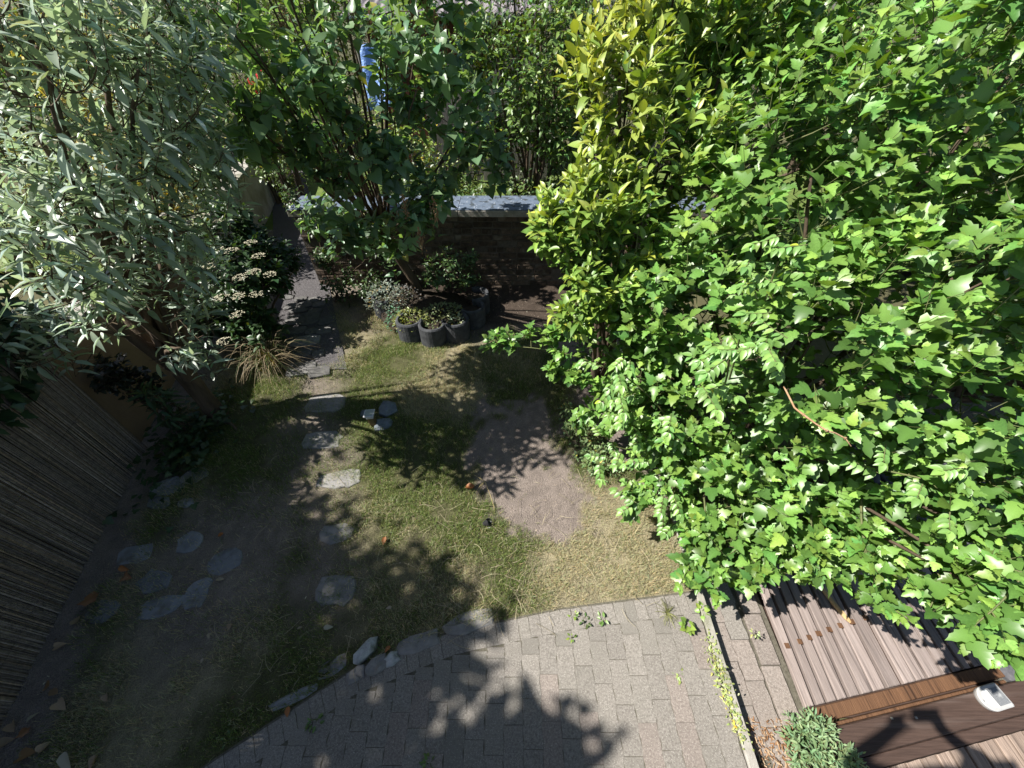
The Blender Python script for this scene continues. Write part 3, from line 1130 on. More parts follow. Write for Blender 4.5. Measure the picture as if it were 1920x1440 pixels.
for c in range(12):
    z = .012 + .0325 + c * .0765
    hdr = c in (2, 6, 9)
    x = XW0 + .005 + (.06 if c % 2 else 0)
    bl = .106 if hdr else .22
    while x + bl < XW1:
        if rng.random() > (.16 if 3 < c < 8 else .04):
            o = place("brick", bms[rng.integers(0, 4)], wall, x + bl / 2, YW + rng.uniform(-.004, .005), z + rng.normal(0, .002), rng.normal(0, .012), (bl / .22, 1, rng.uniform(.93, 1.02)), tilt=.012)
        x += bl + .012
x = XW0 - .03
while x < XW1:
    l = .98
    m_ = box(MB(), x + .002, x + l - .002, YW - .05, YW + .41, .922, .995 + rng.normal(0, .002), bev=.006)
    o = part("coping_stone", m_, M_CONC, wall)
    m2 = box(MB(), x + .003, x + l - .003, YW - .045, YW + .405, .9965, 1.001 + rng.normal(0, .001))
    part("slate_top", m2, M_COPE, o)
    o2 = o.children[0]
    o2.location = (0, 0, 0)
    x += l

# ------------------------------------------------------------------ reed fence and the rendered walls on the left
FD = Vector((-.24, 1, 0)).normalized()
FM = Matrix(((FD.x, FD.y, 0, fence_x(0)), (FD.y, -FD.x, 0, 0), (0, 0, 1, 0), (0, 0, 0, 1)))   # local x along the fence, y into the garden
fence = thing("reed_fence", (fence_x(1), 1, 0), "old grey brown reed screen in deep shade on the left", "fence")
mb = MB()
n = 950
xs_ = np.linspace(-1.1, 1.98, n) + rng.normal(0, .002, n)
fx, fn = np.array(FD), np.array([FD.y, -FD.x, 0])
f0 = np.array([fence_x(0), 0, 0])
for i in range(n):
    off = rng.uniform(-.008, .010)
    r = rng.uniform(.0022, .0048)
    h = rng.uniform(1.58, 1.72)
    l = rng.normal(0, .006)
    P = np.array([f0 + fx * (xs_[i] + l * t) + fn * (off + .004 * math.sin(t * 5 + i)) + UP * (t * h) for t in (0, .35, .7, 1)])
    v = rng.normal(1, .25)
    c = np.array([.24, .205, .18]) * max(.4, v) * (np.array([1.1, 1, .85]) if rng.random() < .2 else 1)
    tube(mb, P, r, 4, c)
M_REED = attr_mat("dry_reed", .8, .2, 0, nscale=40, namp=.4)
part("reeds", mb, M_REED, fence, False, 'stuff')
for z in (.18, .62, 1.06, 1.5):
    mb = MB()
    P = np.array([f0 + fx * s_ + fn * (.012 + .003 * math.sin(s_ * 60)) + UP * (z + .004 * math.sin(s_ * 9)) for s_ in np.linspace(-1.1, 1.98, 60)])
    tube(mb, P, .0012, 4)
    part("binding_wire", mb, plain("rusty_wire", (.08, .06, .05), .6), fence)
mb = MB()
V = [f0 + fx * s_ - fn * .022 + UP * z for z in (0, 1.6) for s_ in (-1.1, 1.98)]
V += [p - fn * .02 for p in V]
mb.add(np.array(V), np.array([[0, 1, 3, 2], [5, 4, 6, 7], [2, 3, 7, 6], [1, 5, 7, 3], [0, 2, 6, 4]]))
part("backing_board", mb, noise_mat("dark_backing", (.05, .04, .03), (.10, .08, .06), 20, .9), fence)

M_OCHRE = noise_mat("ochre_render", (.24, .165, .10), (.31, .22, .135), 8, .9, .4, 80, dist=.006)
M_PALE = noise_mat("pale_render", (.38, .35, .31), (.52, .49, .45), 9, .9, .6, 50, dist=.01, big=(3, (.28, .26, .2), .5, .7))


def fence_wall(name, s0, s1, h, t, m, label, cat, shift=0.0):
    o = thing(name, tuple(f0 + fx * s0), label, cat)
    mb = MB()
    box(mb, s0, s1, -t + shift, shift, -.1, h, M=FM, bev=.01)
    # box is mirrored by the fence frame: fix the winding
    mb.f = [f[:, ::-1] for f in mb.f]
    part("wall_face", mb, m, o)
    mb = MB()
    box(mb, s0 - .02, s1 + .02, -t - .03 + shift, .03 + shift, h + .002, h + .05, M=FM, bev=.01)
    mb.f = [f[:, ::-1] for f in mb.f]
    part("wall_cap", mb, M_CONC, o)
    return o


fence_wall("garden_wall", 2.02, 4.6, .95, .14, M_OCHRE, "ochre rendered garden wall behind the buddleia trunk", "wall", -.06)
fence_wall("path_wall", 4.65, 9.5, .75, .2, M_PALE, "pale rendered low wall beside the gravel path", "wall", .02)

# ================================================================== plants
def shrub(name, base, blobs, label, cat, kind, mat, colf, size, L, nodes, nshoot, nsing, group=None, mains=None, nmain=10, trunk=None,
          r0=.022, r1=.006, smat=M_BARK, tmat=M_TWIG, extra=None, straight=False, mass='foliage', n_mass=0, zmin=.08, **kw):
    root = thing(name, base, label, cat, group)
    skw = {k: kw.pop(k) for k in ('shell', 'up', 'jit') if k in kw}
    tips, dirs = sample_shoots(blobs, nshoot, zmin, **skw)
    lv = Leaves()
    bases = leafy(lv, tips, dirs, L, nodes, size, colf, **kw)
    top = np.array(base, float)
    if trunk is not None:
        mb = MB()
        tp_ = np.array(trunk, float)
        tube(mb, tp_[:, :3], tp_[:, 3], 9)
        part("trunk", mb, smat, root, True)
        top = tp_[-1, :3] - (tp_[-1, :3] - tp_[-2, :3]) * .2
    if mains is None:
        B = np.array(blobs, float)
        w = B[:, 3] ** 2
        idx = np.concatenate([np.arange(len(B)), rng.choice(len(B), max(0, nmain - len(B)), p=w / w.sum())])[:nmain]
        mains = B[idx, :3] + rng.normal(size=(len(idx), 3)) * B[idx, 3:4] * .22
    stems_and_twigs(root, top, mains, bases, tips, r0, r1, smat, tmat, straight=straight)
    if extra is not None:
        extra(root, lv)
    build_leaves(root, lv, kind, mat, nsing)
    return root


def spray(lv, pts, nodes, size, colf, mb, r=.006, side=None, subs=0, subL=.12, **kw):
    """one explicit arching branch with side shoots and leaves"""
    pts = np.array(pts, float)
    P = bez(pts[0], pts[1], pts[2], 12)
    tube(mb, P, np.linspace(r, r * .4, 12), 5, cap=False)
    tips, dirs = [], []
    T = norm(np.gradient(P, axis=0))
    for k in range(subs):
        i = rng.integers(4, 12)
        d = norm(T[i] * .7 + UP * .7 + rng.normal(size=3) * .55)
        tips.append(P[i] + d * subL * rng.uniform(.6, 1.2))
        dirs.append(d)
        tube(mb, np.array([P[i], (P[i] + tips[-1]) / 2 + rng.normal(0, .004, 3), tips[-1]]), [r * .5, r * .4, r * .2], 4, cap=False)
    tips.append(P[-1] + T[-1] * .02)
    dirs.append(T[-1])
    leafy(lv, np.array(tips), np.array(dirs), subL, nodes, size, colf, **kw)


# ---- the big green shrub with lobed leaves on the right
HB = [(2.08, 2.31, 2.33, .62), (1.57, 2.25, 1.98, .62), (1.08, 2.01, 1.46, .50), (1.55, 1.50, 1.50, .55), (2.1, 1.66, 1.85, .56), (2.1, 1.22, 1.37, .5),
      (1.52, 1.20, .80, .42), (2.0, .98, .86, .34), (.98, 1.66, .82, .40), (2.08, .78, 1.20, .26), (1.95, .52, 1.02, .17), (1.36, .98, .50, .28),
      (1.80, .90, .72, .24), (2.6, 2.5, 2.3, .7), (2.7, 1.8, 1.9, .6), (1.6, 3.0, 2.3, .6), (2.4, 3.3, 2.5, .8), (1.0, 2.25, 1.0, .45), (1.27, 1.25, .6, .32), (2.8, 1.1, 1.3, .4), (1.45, .88, .58, .2), (1.72, .80, .72, .18), (1.25, 1.02, .38, .2)]
GREEN = grade((.065, .155, .034), (.235, .40, .08), .22, .10, .9)  # shoot bases darker: older leaves, plus the crown's inner shade put into the colour


def hib_extra(root, lv):
    mb = MB()
    base = np.array([1.0, 1.9, 1.0])
    for a, m, b in [((.85, 1.85, .85), (.40, 2.05, 1.05), G(915, 650, .98)), ((.8, 1.9, .9), (.5, 2.2, 1.1), G(1020, 640, 1.05)), ((.8, 1.8, .8), (.35, 1.95, .85), G(1040, 700, .86)),
                    ((.9, 1.7, .7), (.6, 1.9, .6), G(1080, 790, .35)), ((1.0, 1.6, .8), (.75, 1.7, .8), G(1120, 740, .75)), ((1.1, 1.4, .6), (.95, 1.3, .5), G(1190, 950, .4)),
                    ((1.5, 1.0, .7), (1.45, .8, .55), G(1410, 1090, .45)), ((1.6, 1.0, .8), (1.5, .75, .7), G(1530, 1080, .62)), ((1.8, 1.0, .9), (1.65, .7, .8), G(1670, 1140, .62)),
                    ((2.0, .9, 1.0), (1.9, .6, .95), G(1770, 1140, .72)), ((2.1, .7, 1.2), (2.0, .5, 1.2), G(1880, 1230, 1.0)), ((2.1, .8, 1.25), (2.0, .55, 1.3), G(1830, 1170, 1.05)),
                    ((1.2, 1.2, .5), (1.2, 1.0, .4), G(1285, 1070, .22)), ((1.3, 1.1, .5), (1.25, .95, .4), G(1330, 1090, .3)), ((2.1, 1.5, 2.1), (1.9, 1.35, 2.2), (1.72, 1.25, 2.12)),
                    ((2.0, 2.1, 2.6), (1.85, 1.9, 2.75), (1.6, 1.85, 2.62)), ((.9, 2.1, 1.3), (.6, 2.2, 1.5), (.42, 2.1, 1.45))]:
        m1 = MB()
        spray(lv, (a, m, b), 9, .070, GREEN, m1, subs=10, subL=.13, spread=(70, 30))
        part('spray_branch', m1, M_TWIGG, root, True)
    # pink flowers
    for (px, py, z) in ((1035, 708, .86), (1297, 1022, .3)):
        p = np.array(G(px, py, z))
        mb = MB()
        for k in range(5):
            a = k * 1.256
            d = np.array([math.cos(a), math.sin(a), .5])
            V, F, T = TPL['ovate'][2]
            X = norm(np.cross(d, UP))
            Rm = np.stack([X, norm(d), np.cross(X, norm(d))], 1) * .02
            mb.add((V * np.array([1.5, 1, 1])) @ Rm.T + p, F, np.array([.75, .42, .62]))
        part("flower", mb, M_PETAL, root)


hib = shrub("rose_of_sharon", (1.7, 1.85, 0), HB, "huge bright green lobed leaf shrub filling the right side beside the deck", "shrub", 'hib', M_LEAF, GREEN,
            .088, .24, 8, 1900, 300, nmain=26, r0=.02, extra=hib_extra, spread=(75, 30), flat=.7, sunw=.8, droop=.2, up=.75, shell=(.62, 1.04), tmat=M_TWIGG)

# ---- climber with feathered leaves woven into its front
vine = thing("trumpet_vine", (1.25, 1.5, .0), "pale green vine with feather shaped leaves climbing over the front of the green shrub", "climbing plant")
lv = Leaves()
mb = MB()
VC = vary((.18, .33, .085), .16, .08)


def frond(a, d, n, size, drop=.5):
    d = norm(np.array(d, float))
    c = np.array(a) + d * n * size * .30 + np.array([0, 0, -.02])
    e = np.array(a) + d * n * size * .52 - UP * drop * n * size * .25
    P = bez(np.array(a, float), c, e, 9)
    tube(mb, P, np.linspace(.0028, .0012, 9), 4, cap=False)
    T = norm(np.gradient(P, axis=0))
    for k in range(n):
        i = 1 + int(7 * k / max(1, n - 1))
        s_ = norm(np.cross(T[i], UP))
        for sg in (-1, 1):
            lv.add(P[i], T[i] * .55 + s_ * sg * .8 - UP * .35, UP * .8 + SUNV * .4 + rng.normal(0, .15, 3), size * rng.uniform(.75, 1.1), VC(1), .95)
    lv.add(P[-1], T[-1] - UP * .3, UP + SUNV * .4, size * 1.1, VC(1), 1)


clumps = [((.62, 1.68, 1.14), 9), ((.70, 1.50, .98), 8), ((.85, 1.42, .85), 8), ((1.02, 1.36, 1.62), 10), ((.98, 1.30, 1.55), 7), ((.88, 1.28, .62), 6), ((1.15, 1.55, 1.9), 6), ((1.75, .88, 1.25), 7), ((.98, 1.18, .50), 6), ((.70, 1.55, .55), 6)]
for c, n in clumps:
    for k in range(n):
        a = np.array(c) + rng.normal(0, .075, 3)
        an = rng.uniform(1.6, 6.0)
        frond(a, (math.cos(an) - .35, math.sin(an) - .3, rng.uniform(-.1, .5)), rng.integers(4, 6), rng.uniform(.042, .056))
    P = bez(np.array([1.25, 1.5, 0]), np.array([1.3, 1.55, c[2] * .6]), np.array(c), 10)
    tube(mb, P, np.linspace(.009, .004, 10), 5, cap=False)
part("stem", mb, M_TWIGG, vine, True)
build_leaves(vine, lv, 'ovate', M_LEAF, 160)

twig = thing("dead_twig", G(1490, 765, 1.55), "bare orange brown dead twig sticking out of the green shrub", "twig")
mb = MB()
P = np.array([G(1470, 725, 1.60), G(1490, 765, 1.60), G(1507, 778, 1.61), G(1530, 795, 1.60), G(1551, 808, 1.60), G(1566, 812, 1.59), G(1585, 822, 1.58), G(1596, 837, 1.57)])
tube(mb, P, [.0035, .0036, .0045, .0032, .004, .003, .0028, .0016], 6)
for i in (2, 4, 6):
    tube(mb, np.array([P[i] - [.004, 0, 0], P[i] + [.003, .001, .002]]), [.0048, .0045], 6)
part("shoot", mb, noise_mat("orange_twig", (.30, .17, .085), (.48, .31, .19), 30, .7, .3), twig, True)

# ---- yellow green evergreen left of it
YB = [(.79, 3.22, 2.24, .42), (1.29, 3.96, 2.55, .5), (.64, 2.81, 1.69, .40), (.36, 2.82, 1.56, .26), (.66, 2.59, 1.32, .34), (.54, 3.35, 2.45, .22), (1.15, 3.2, 1.9, .5), (.52, 2.50, 1.06, .24), (.95, 2.9, 1.2, .5), (.95, 3.6, 2.75, .34), (1.6, 3.6, 2.7, .45)]
YB = [(x * .82, y * .82, H + (z - H) * .82, r * .82) for (x, y, z, r) in YB]
YEL = grade((.10, .21, .04), (.36, .45, .08), .16, .12, 1.4)
MID = grade((.06, .14, .03), (.17, .29, .05), .16, .08, 1.3)


def yel_col(n, t=.5):
    return YEL(n, t)


def yel_extra(root, lv):
    for P, C in zip(lv.P, lv.C):
        k = np.clip((P[:, 2] - 1.75) / .8, 0, 1) * np.clip((1.0 - P[:, 0]) * 2.2, 0, 1) * rng.uniform(0, .9, len(P))
        C[:] = C * (1 - k[:, None]) + np.array([.54, .52, .11]) * k[:, None] * rng.uniform(.75, 1.1, (len(P), 1))


yel = shrub("golden_evergreen", (.82, 2.6, 0), YB, "yellow leaved upright evergreen between the brick wall and the green shrub", "shrub", 'ovate', M_LEAF, yel_col,
            .092, .21, 8, 850, 300, nmain=14, spread=(65, 25), flat=.5, sunw=.8, droop=.05, up=1.0, wd=.82, tmat=M_TWIGG, extra=yel_extra)

# ---- lilac in the planter ring
LB = [(-1.77, 3.29, 2.31, .48), (-1.27, 3.47, 2.35, .5), (-.76, 3.76, 2.35, .5), (-1.3, 3.65, 2.72, .5), (-.62, 3.93, 2.7, .45), (-1.84, 3.63, 2.7, .45), (-.36, 3.66, 1.93, .34), (-1.10, 3.42, 1.87, .40),
      (-.80, 3.2, 1.45, .2), (-.62, 3.3, 1.62, .2), (-1.68, 3.5, 1.34, .2), (-2.0, 3.45, 2.0, .35), (-.95, 3.25, 1.20, .13)]
LB = [(x * .86, y * .86, H + (z - H) * .86, r * .86) for (x, y, z, r) in LB] + [(-1.27, 2.94, 1.82, .18), (-1.44, 3.04, 2.06, .24), (-1.38, 3.04, 1.36, .2), (-.64, 3.16, 1.76, .28), (-1.5, 3.6, 1.2, .28), (-1.15, 3.5, 1.08, .2), (-1.8, 3.7, 1.3, .25), (-.31, 3.46, 2.2, .33), (-.12, 3.36, 1.77, .2), (-1.05, 3.0, 1.5, .2), (-1.7, 4.2, 2.3, .4), (-.9, 4.3, 2.5, .4), (-1.9, 4.4, 1.7, .3)]  # closing blobs: hidden rear crown, added to shade the brick wall
M_LILAC = attr_mat("waxy_leaf", .36, .6, .45, (1.25, 1.3, .4))
LIL = vary((.15, .245, .125), .28, .10)


def lil_extra(root, lv):
    for (px, py, d) in ((818, 60, 2.75), (775, 45, 2.7), (838, 90, 2.8), (662, 30, 2.65), (700, 60, 2.7), (760, 395, 2.95), (815, 400, 3.0), (790, 455, 3.05), (535, 55, 2.6), (800, 20, 2.75)):
        u, v = px - 960, 720 - py
        d *= .86
        c = np.array([u * d / 721, d * (510 + .707 * v) / 721, 2.7 - d * (510 - .707 * v) / 721])
        mb = MB()
        for k in range(42):
            t = rng.random()
            p = c + UP * (t * .15 - .05) + rng.normal(0, .022 * (1.15 - t), 3)
            box(mb, *(p[0] + np.array([-.003, .003])), *(p[1] + np.array([-.003, .003])), *(p[2] + np.array([-.006, .006])))
        for k in range(9):
            p = c + UP * (k * .014 - .04)
            tube(mb, np.array([c - UP * .06, p, p + rng.normal(0, .02, 3)]), .0016, 3, cap=False)
        part("dried_panicle", mb, noise_mat("dry_panicle", (.16, .09, .045), (.34, .21, .11), 40, .9), root)


rg = np.random.default_rng(5)
LM = np.array([[-1.02 + rg.normal(0, .45), 3.05 + rg.normal(0, .25), 2.6 + rg.normal(0, .3)] for _ in range(30)] + [b[:3] for b in LB[6:10]] + [LB[12][:3], LB[13][:3]])
lilac = shrub("lilac", (-1.15, 4.1, .18), LB, "tall open lilac with heart shaped leaves and dark stems before the brick wall", "shrub", 'heart', M_LILAC, LIL,
              .10, .25, 5, 400, 300, mains=LM, trunk=[(-1.13, 4.1, .1, .062), (-1.16, 4.08, .35, .052), (-1.24, 4.03, .6, .046), (-1.30, 3.98, .82, .044), (-1.33, 3.96, .92, .040)], r0=.016, r1=.005,
              opposite=True, spread=(80, 55), flat=.75, sunw=.8, droop=.2, straight=True, extra=lil_extra, start=.3, shell=(.45, 1.0))

# ---- buddleia against the left wall
BB = [(-1.79, 1.90, 2.48, .42), (-1.70, 2.25, 2.44, .36), (-2.01, 1.68, 2.05, .40), (-1.87, 2.0, 1.97, .36), (-2.2, 1.77, 1.66, .25), (-1.98, 1.98, 1.34, .13), (-1.80, 2.52, 2.08, .24), (-2.0, 2.25, 2.72, .42), (-1.77, 2.53, 2.74, .40),
      (-2.93, 1.85, 1.3, .22), (-2.05, 2.25, 1.62, .2), (-2.3, 2.1, .95, .14), (-2.15, 2.75, 2.3, .3), (-2.45, 2.2, 2.0, .3)]
M_BUD = attr_mat("silver_leaf", .36, .9, .36, (1.15, 1.2, .75))
BUD = grade((.20, .27, .15), (.52, .61, .57), .24, .07, .9)
bud = shrub("buddleia", (-2.68, 2.28, 0), BB, "silvery buddleia with long narrow leaves and a gnarled trunk by the reed fence", "shrub", 'lance', M_BUD, BUD,
            .112, .23, 6, 470, 300, nmain=22, trunk=[(-2.66, 2.26, -.02, .085), (-2.68, 2.28, .25, .070), (-2.71, 2.31, .5, .075), (-2.72, 2.30, .68, .062)], r0=.026, r1=.006,
            opposite=True, spread=(80, 45), flat=.8, sunw=.7, droop=.16, up=1.0, shell=(.4, 1.1), wd=1.2)
# forked old wood and shoots at its foot
mb = MB()
for P, R in ((bez((-2.70, 2.29, .45), (-2.58, 2.25, .8), (-2.58, 2.32, 1.15), 9), np.linspace(.045, .03, 9)), (bez((-2.70, 2.3, .5), (-2.85, 2.35, .85), (-2.95, 2.45, 1.2), 9), np.linspace(.055, .03, 9)),
             (bez((-2.72, 2.3, .55), (-2.75, 2.2, .9), (-2.8, 2.2, 1.3), 9), np.linspace(.04, .022, 9)), (bez((-2.63, 2.22, .02), (-2.5, 2.15, .12), (-2.42, 2.12, .0), 6), np.linspace(.02, .012, 6))):
    P = P + rng.normal(0, .006, P.shape)
    part("limb", tube(MB(), P, R * rng.uniform(.85, 1.2, len(R)), 8), M_BARK, bud, True)

# ---- white flowered viburnum beside the gravel path
DK = vary((.035, .075, .025), .2, .1)


def vib_extra(root, lv):
    for (px, py, z) in ((412, 415, 1.22), (380, 405, 1.3), (392, 500, 1.1), (432, 470, 1.12), (405, 468, 1.15), (450, 520, 1.0), (475, 510, 1.0), (448, 555, .9), (480, 552, .86), (415, 558, .95), (445, 590, .78), (485, 480, 1.05), (470, 455, 1.1), (420, 640, .6), (505, 515, .92)):
        c = np.array(G(px, py, z))
        mb = MB()
        for k in range(60):
            a, r = rng.uniform(0, 6.28), .062 * math.sqrt(rng.random())
            p = c + np.array([r * math.cos(a), r * math.sin(a), .012 - r * r * 3])
            s_ = rng.uniform(.004, .008)
            V = np.array([[-s_, 0, 0], [0, -s_, .002], [s_, 0, 0], [0, s_, .002]]) + p
            mb.add(V, np.array([[0, 1, 2, 3]]), np.array([.50, .47, .34]) * rng.uniform(.7, 1.2))
        mb2 = MB()
        part("flower_head", mb, M_PETAL, root)


vib = shrub("viburnum", (-2.85, 3.5, 0), [(-2.72, 3.45, .75, .42), (-2.95, 3.3, .5, .35), (-2.6, 3.85, .7, .35), (-2.95, 3.9, 1.0, .4), (-2.55, 3.15, .38, .25)], "dark green shrub with flat cream flower heads beside the gravel path", "shrub", 'ovate', M_LEAF, DK,
            .085, .2, 7, 300, 220, nmain=9, opposite=True, flat=.8, extra=vib_extra, wd=1.1)

# ---- ivy over the reed fence
ivy = thing("ivy", (-3.05, 1.6, 1.0), "dark glossy ivy hanging over the top of the reed fence", "climbing plant")
lv = Leaves()
IV = vary((.022, .055, .025), .25, .1)
n = 900
s_ = rng.uniform(-.9, 2.25, n)
k = rng.random(n) ** .8
hang = 1.0 + .45 * fbm(s_ * 2, s_ * 0, 77) + .12 * np.clip(1 - s_, 0, 1) - .25
z = 1.78 - k * (1.78 - hang * 1.05)
offn = rng.uniform(.015, .16, n) * (.3 + (1 - k))
P = f0 + fx * s_[:, None] + fn * offn[:, None] + UP * z[:, None]
A = fn * rng.uniform(.2, 1, (n, 1)) - UP * rng.uniform(.3, 1.0, (n, 1)) + fx * rng.normal(0, .6, (n, 1))
N = fn * .8 + UP * .7 + rng.normal(size=(n, 3)) * .35
lv.add(P, A, N, rng.uniform(.05, .10, n), IV(n), 1.0)
mb = MB()
for j in range(26):
    s0 = rng.uniform(-.9, 2.0)
    a = f0 + fx * s0 + fn * .05 + UP * 1.75
    b = a + fx * rng.normal(0, .15) - UP * rng.uniform(.3, .7) + fn * rng.uniform(-.02, .06)
    tube(mb, bez(a, (a + b) / 2 + fn * .08, b, 7), np.linspace(.006, .002, 7), 4, cap=False)
part("stem", mb, M_TWIG, ivy, True)
build_leaves(ivy, lv, 'ivy', M_LEAF, 240)

# ---- small dark bush behind the trunk, ferny plants and leaves round its foot
holly = shrub("dark_bush", (-2.98, 2.2, 0), [(-3.02, 2.12, .72, .17), (-2.98, 2.2, .5, .15)], "small nearly black bush in front of the ochre wall", "shrub", 'ivy', M_LEAF, vary((.016, .024, .014), .2, .1), .06, .1, 6, 60, 40, nmain=5, r0=.008)
gcov = thing("ground_ivy", (-2.7, 2.0, 0), "low dark leafy ground cover round the foot of the buddleia", "ground cover")
lv = Leaves()
n = 420
P = np.c_[rng.normal(-2.72, .16, n), rng.normal(2.0, .26, n), rng.uniform(.02, .16, n)]
P = P[(P[:, 0] > fence_x(P[:, 1]) + .05)]
n = len(P)
lv.add(P, rng.normal(size=(n, 3)) * [1, 1, .2], UP + rng.normal(size=(n, 3)) * .3, rng.uniform(.03, .065, n), vary((.03, .062, .022), .25, .1)(n), 1.1)
build_leaves(gcov, lv, 'ivy', M_LEAF, 90)
sucker = shrub("buddleia_sucker", (-2.80, 2.05, 0), [(-2.80, 2.05, .42, .10, .10, .28)], "single upright young shoot with narrow leaves left of the buddleia trunk", "shrub", 'lance', M_LEAFDULL, vary((.05, .09, .04), .15), .11, .12, 6, 14, 40, nmain=3, r0=.006, opposite=True, droop=.2)

# ---- clump of dry ornamental grass
tuft = thing("dry_grass_clump", (-2.42, 2.92, 0), "clump of dry straw coloured ornamental grass between buddleia and path", "ornamental grass")
lvm = MB()
for k in range(230):
    a = rng.uniform(0, 6.28)
    b0 = np.array([-2.46, 2.92, 0]) + np.array([rng.normal(0, .05), rng.normal(0, .05), 0])
    r = rng.uniform(.15, .48)
    h = rng.uniform(.22, .5)
    P = bez(b0, b0 + np.array([math.cos(a) * r * .4, math.sin(a) * r * .4, h * 1.2]), b0 + np.array([math.cos(a) * r, math.sin(a) * r, h * rng.uniform(.1, .7)]), 6)
    w = np.linspace(.004, .001, 6)
    c = np.array([.30, .24, .15]) * rng.uniform(.5, 1.2) if rng.random() < .75 else np.array([.08, .11, .04])
    sd = np.array([-math.sin(a), math.cos(a), 0])
    V = np.vstack([P + sd * w[:, None], P - sd * w[:, None]])
    lvm.add(V, np.array([[i, i + 1, 6 + i + 1, 6 + i] for i in range(5)]), c)
part("blades", lvm, M_GRASS, tuft, False, 'stuff')
for (px, py, z) in ((490, 590, .42), (485, 622, .36)):
    c = np.array(G(px, py, z))
    m2 = MB()
    b0 = np.array([-2.44, 2.92, .02])
    P = bez(b0, b0 + np.array([.05, .02, .55]), c, 9)
    tube(m2, P, .002, 4, np.array([.3, .25, .16]))
    for k in range(26):
        p = P[8] + (P[8] - P[6]) * rng.uniform(-.6, 1.0)
        e = p + (P[8] - P[6]) * .5 + rng.normal(0, .012, 3)
        tube(m2, np.array([p, (p + e) / 2, e]), [.0022, .002, .0008], 3, np.array([.42, .36, .27]), cap=False)
    part("plume", m2, M_GRASS, tuft)

# ---- planter ring under the lilac
M_PLANT = noise_mat("dark_planter_concrete", (.03, .033, .038), (.085, .088, .095), 16, .9, .5, 90, rnd=.15, dist=.01)
M_HUMUS = noise_mat("potting_soil", (.022, .017, .012), (.06, .045, .033), 40, .95, .8, 90)
PC = np.array([-1.02, 3.84])
pl_lab = ["leftmost curved concrete planter with grey leaved sage in it", "front left curved concrete planter holding yellow stonecrop", "front curved concrete planter with empty dark hollow", "front right curved concrete planter with one pale sprig",
          "right hand curved concrete planter in the shade", "rear right curved concrete planter with a sunlit rim"]
pos = [(-1.50, 3.92, 190), (-1.12, 3.46, 245), (-.86, 3.38, 275), (-.62, 3.46, 300), (-.46, 3.72, 335), (-.42, 3.98, 5)]
for i, (x, y, an) in enumerate(pos):
    a = math.radians(an)
    o = thing("planter_ring", (x, y, 0), pl_lab[i], "planter", "curved concrete planters round the lilac")
    mb = MB()
    th = np.linspace(a - math.radians(112), a + math.radians(112), 17)
    ro, ri, hh = .150, .112, .25
    prof = [(ro * .97, -.02), (ro, .02), (ro, hh - .015), (ro - .010, hh), (ri + .010, hh), (ri, hh - .015), (ri, .08)]
    V = np.array([[x + r * math.cos(t), y + r * math.sin(t), z] for t in th for (r, z) in prof])
    np_ = len(prof)
    Q = [[j * np_ + k, (j + 1) * np_ + k, (j + 1) * np_ + k + 1, j * np_ + k + 1] for j in range(16) for k in range(np_ - 1)]
    Q2 = [[0, 1, 5, 6], [1, 2, 4, 5]]
    e = 16 * np_
    mb.add(V, [np.array(Q), np.array([[0, 1, 2, 3, 4, 5, 6], [e + 6, e + 5, e + 4, e + 3, e + 2, e + 1, e]])])
    part("rim", mb, M_PLANT, o)
    mb = MB()
    t2 = np.linspace(0, 2 * math.pi, 14, endpoint=False)
    zf = .16 + .03 * rng.random()
    V = np.array([[x + ri * 1.02 * math.cos(t), y + ri * 1.02 * math.sin(t), zf + rng.normal(0, .006)] for t in t2] + [[x, y, zf + .015]])
    mb.add(V, np.array([[k, (k + 1) % 14, 14] for k in range(14)]))
    part("soil", mb, M_HUMUS, o)
bedm = MB()
t2 = np.linspace(0, 2 * math.pi, 28, endpoint=False)
V = [[PC[0] + .52 * math.cos(t), PC[1] + .46 * math.sin(t), .10] for t in t2] + [[PC[0] + .3 * math.cos(t), PC[1] + .28 * math.sin(t), .17 + rng.normal(0, .01)] for t in t2] + [[PC[0], PC[1], .19]]
bedm.add(np.array(V), [np.array([[k, (k + 1) % 28, 28 + (k + 1) % 28, 28 + k] for k in range(28)]), np.array([[28 + k, 28 + (k + 1) % 28, 56] for k in range(28)])])
struct("soil_bed", bedm, M_HUMUS, True)


def cushion(name, label, cat, c, r, h, n, size, col, kind='small', mat=M_LEAF, ns=40, wd=1.0, up=.6, group=None):
    root = thing(name, (c[0], c[1], c[2]), label, cat, group)
    lv = Leaves()
    a, q = rng.uniform(0, 6.28, n), np.sqrt(rng.random(n))
    P = np.c_[c[0] + r * q * np.cos(a), c[1] + r * q * np.sin(a), c[2] + h * (1 - q * q) * rng.uniform(.3, 1, n)]
    out = np.c_[np.cos(a), np.sin(a), np.full(n, up)] + rng.normal(size=(n, 3)) * .4
    lv.add(P, out, UP + SUNV * .3 + rng.normal(size=(n, 3)) * .4, size * rng.uniform(.6, 1.2, n), vary(col, .18, .1)(n), wd)
    mb = MB()
    for k in range(max(4, n // 25)):
        i = rng.integers(0, n)
        tube(mb, np.array([[c[0] + rng.normal(0, r * .15), c[1] + rng.normal(0, r * .15), c[2] - .005], P[i] * [1, 1, .9] + [0, 0, .0], P[i]]), [.003, .0022, .001], 3, cap=False)
    part("stems", mb, M_TWIGG, root)
    build_leaves(root, lv, kind, mat, ns)
    return root


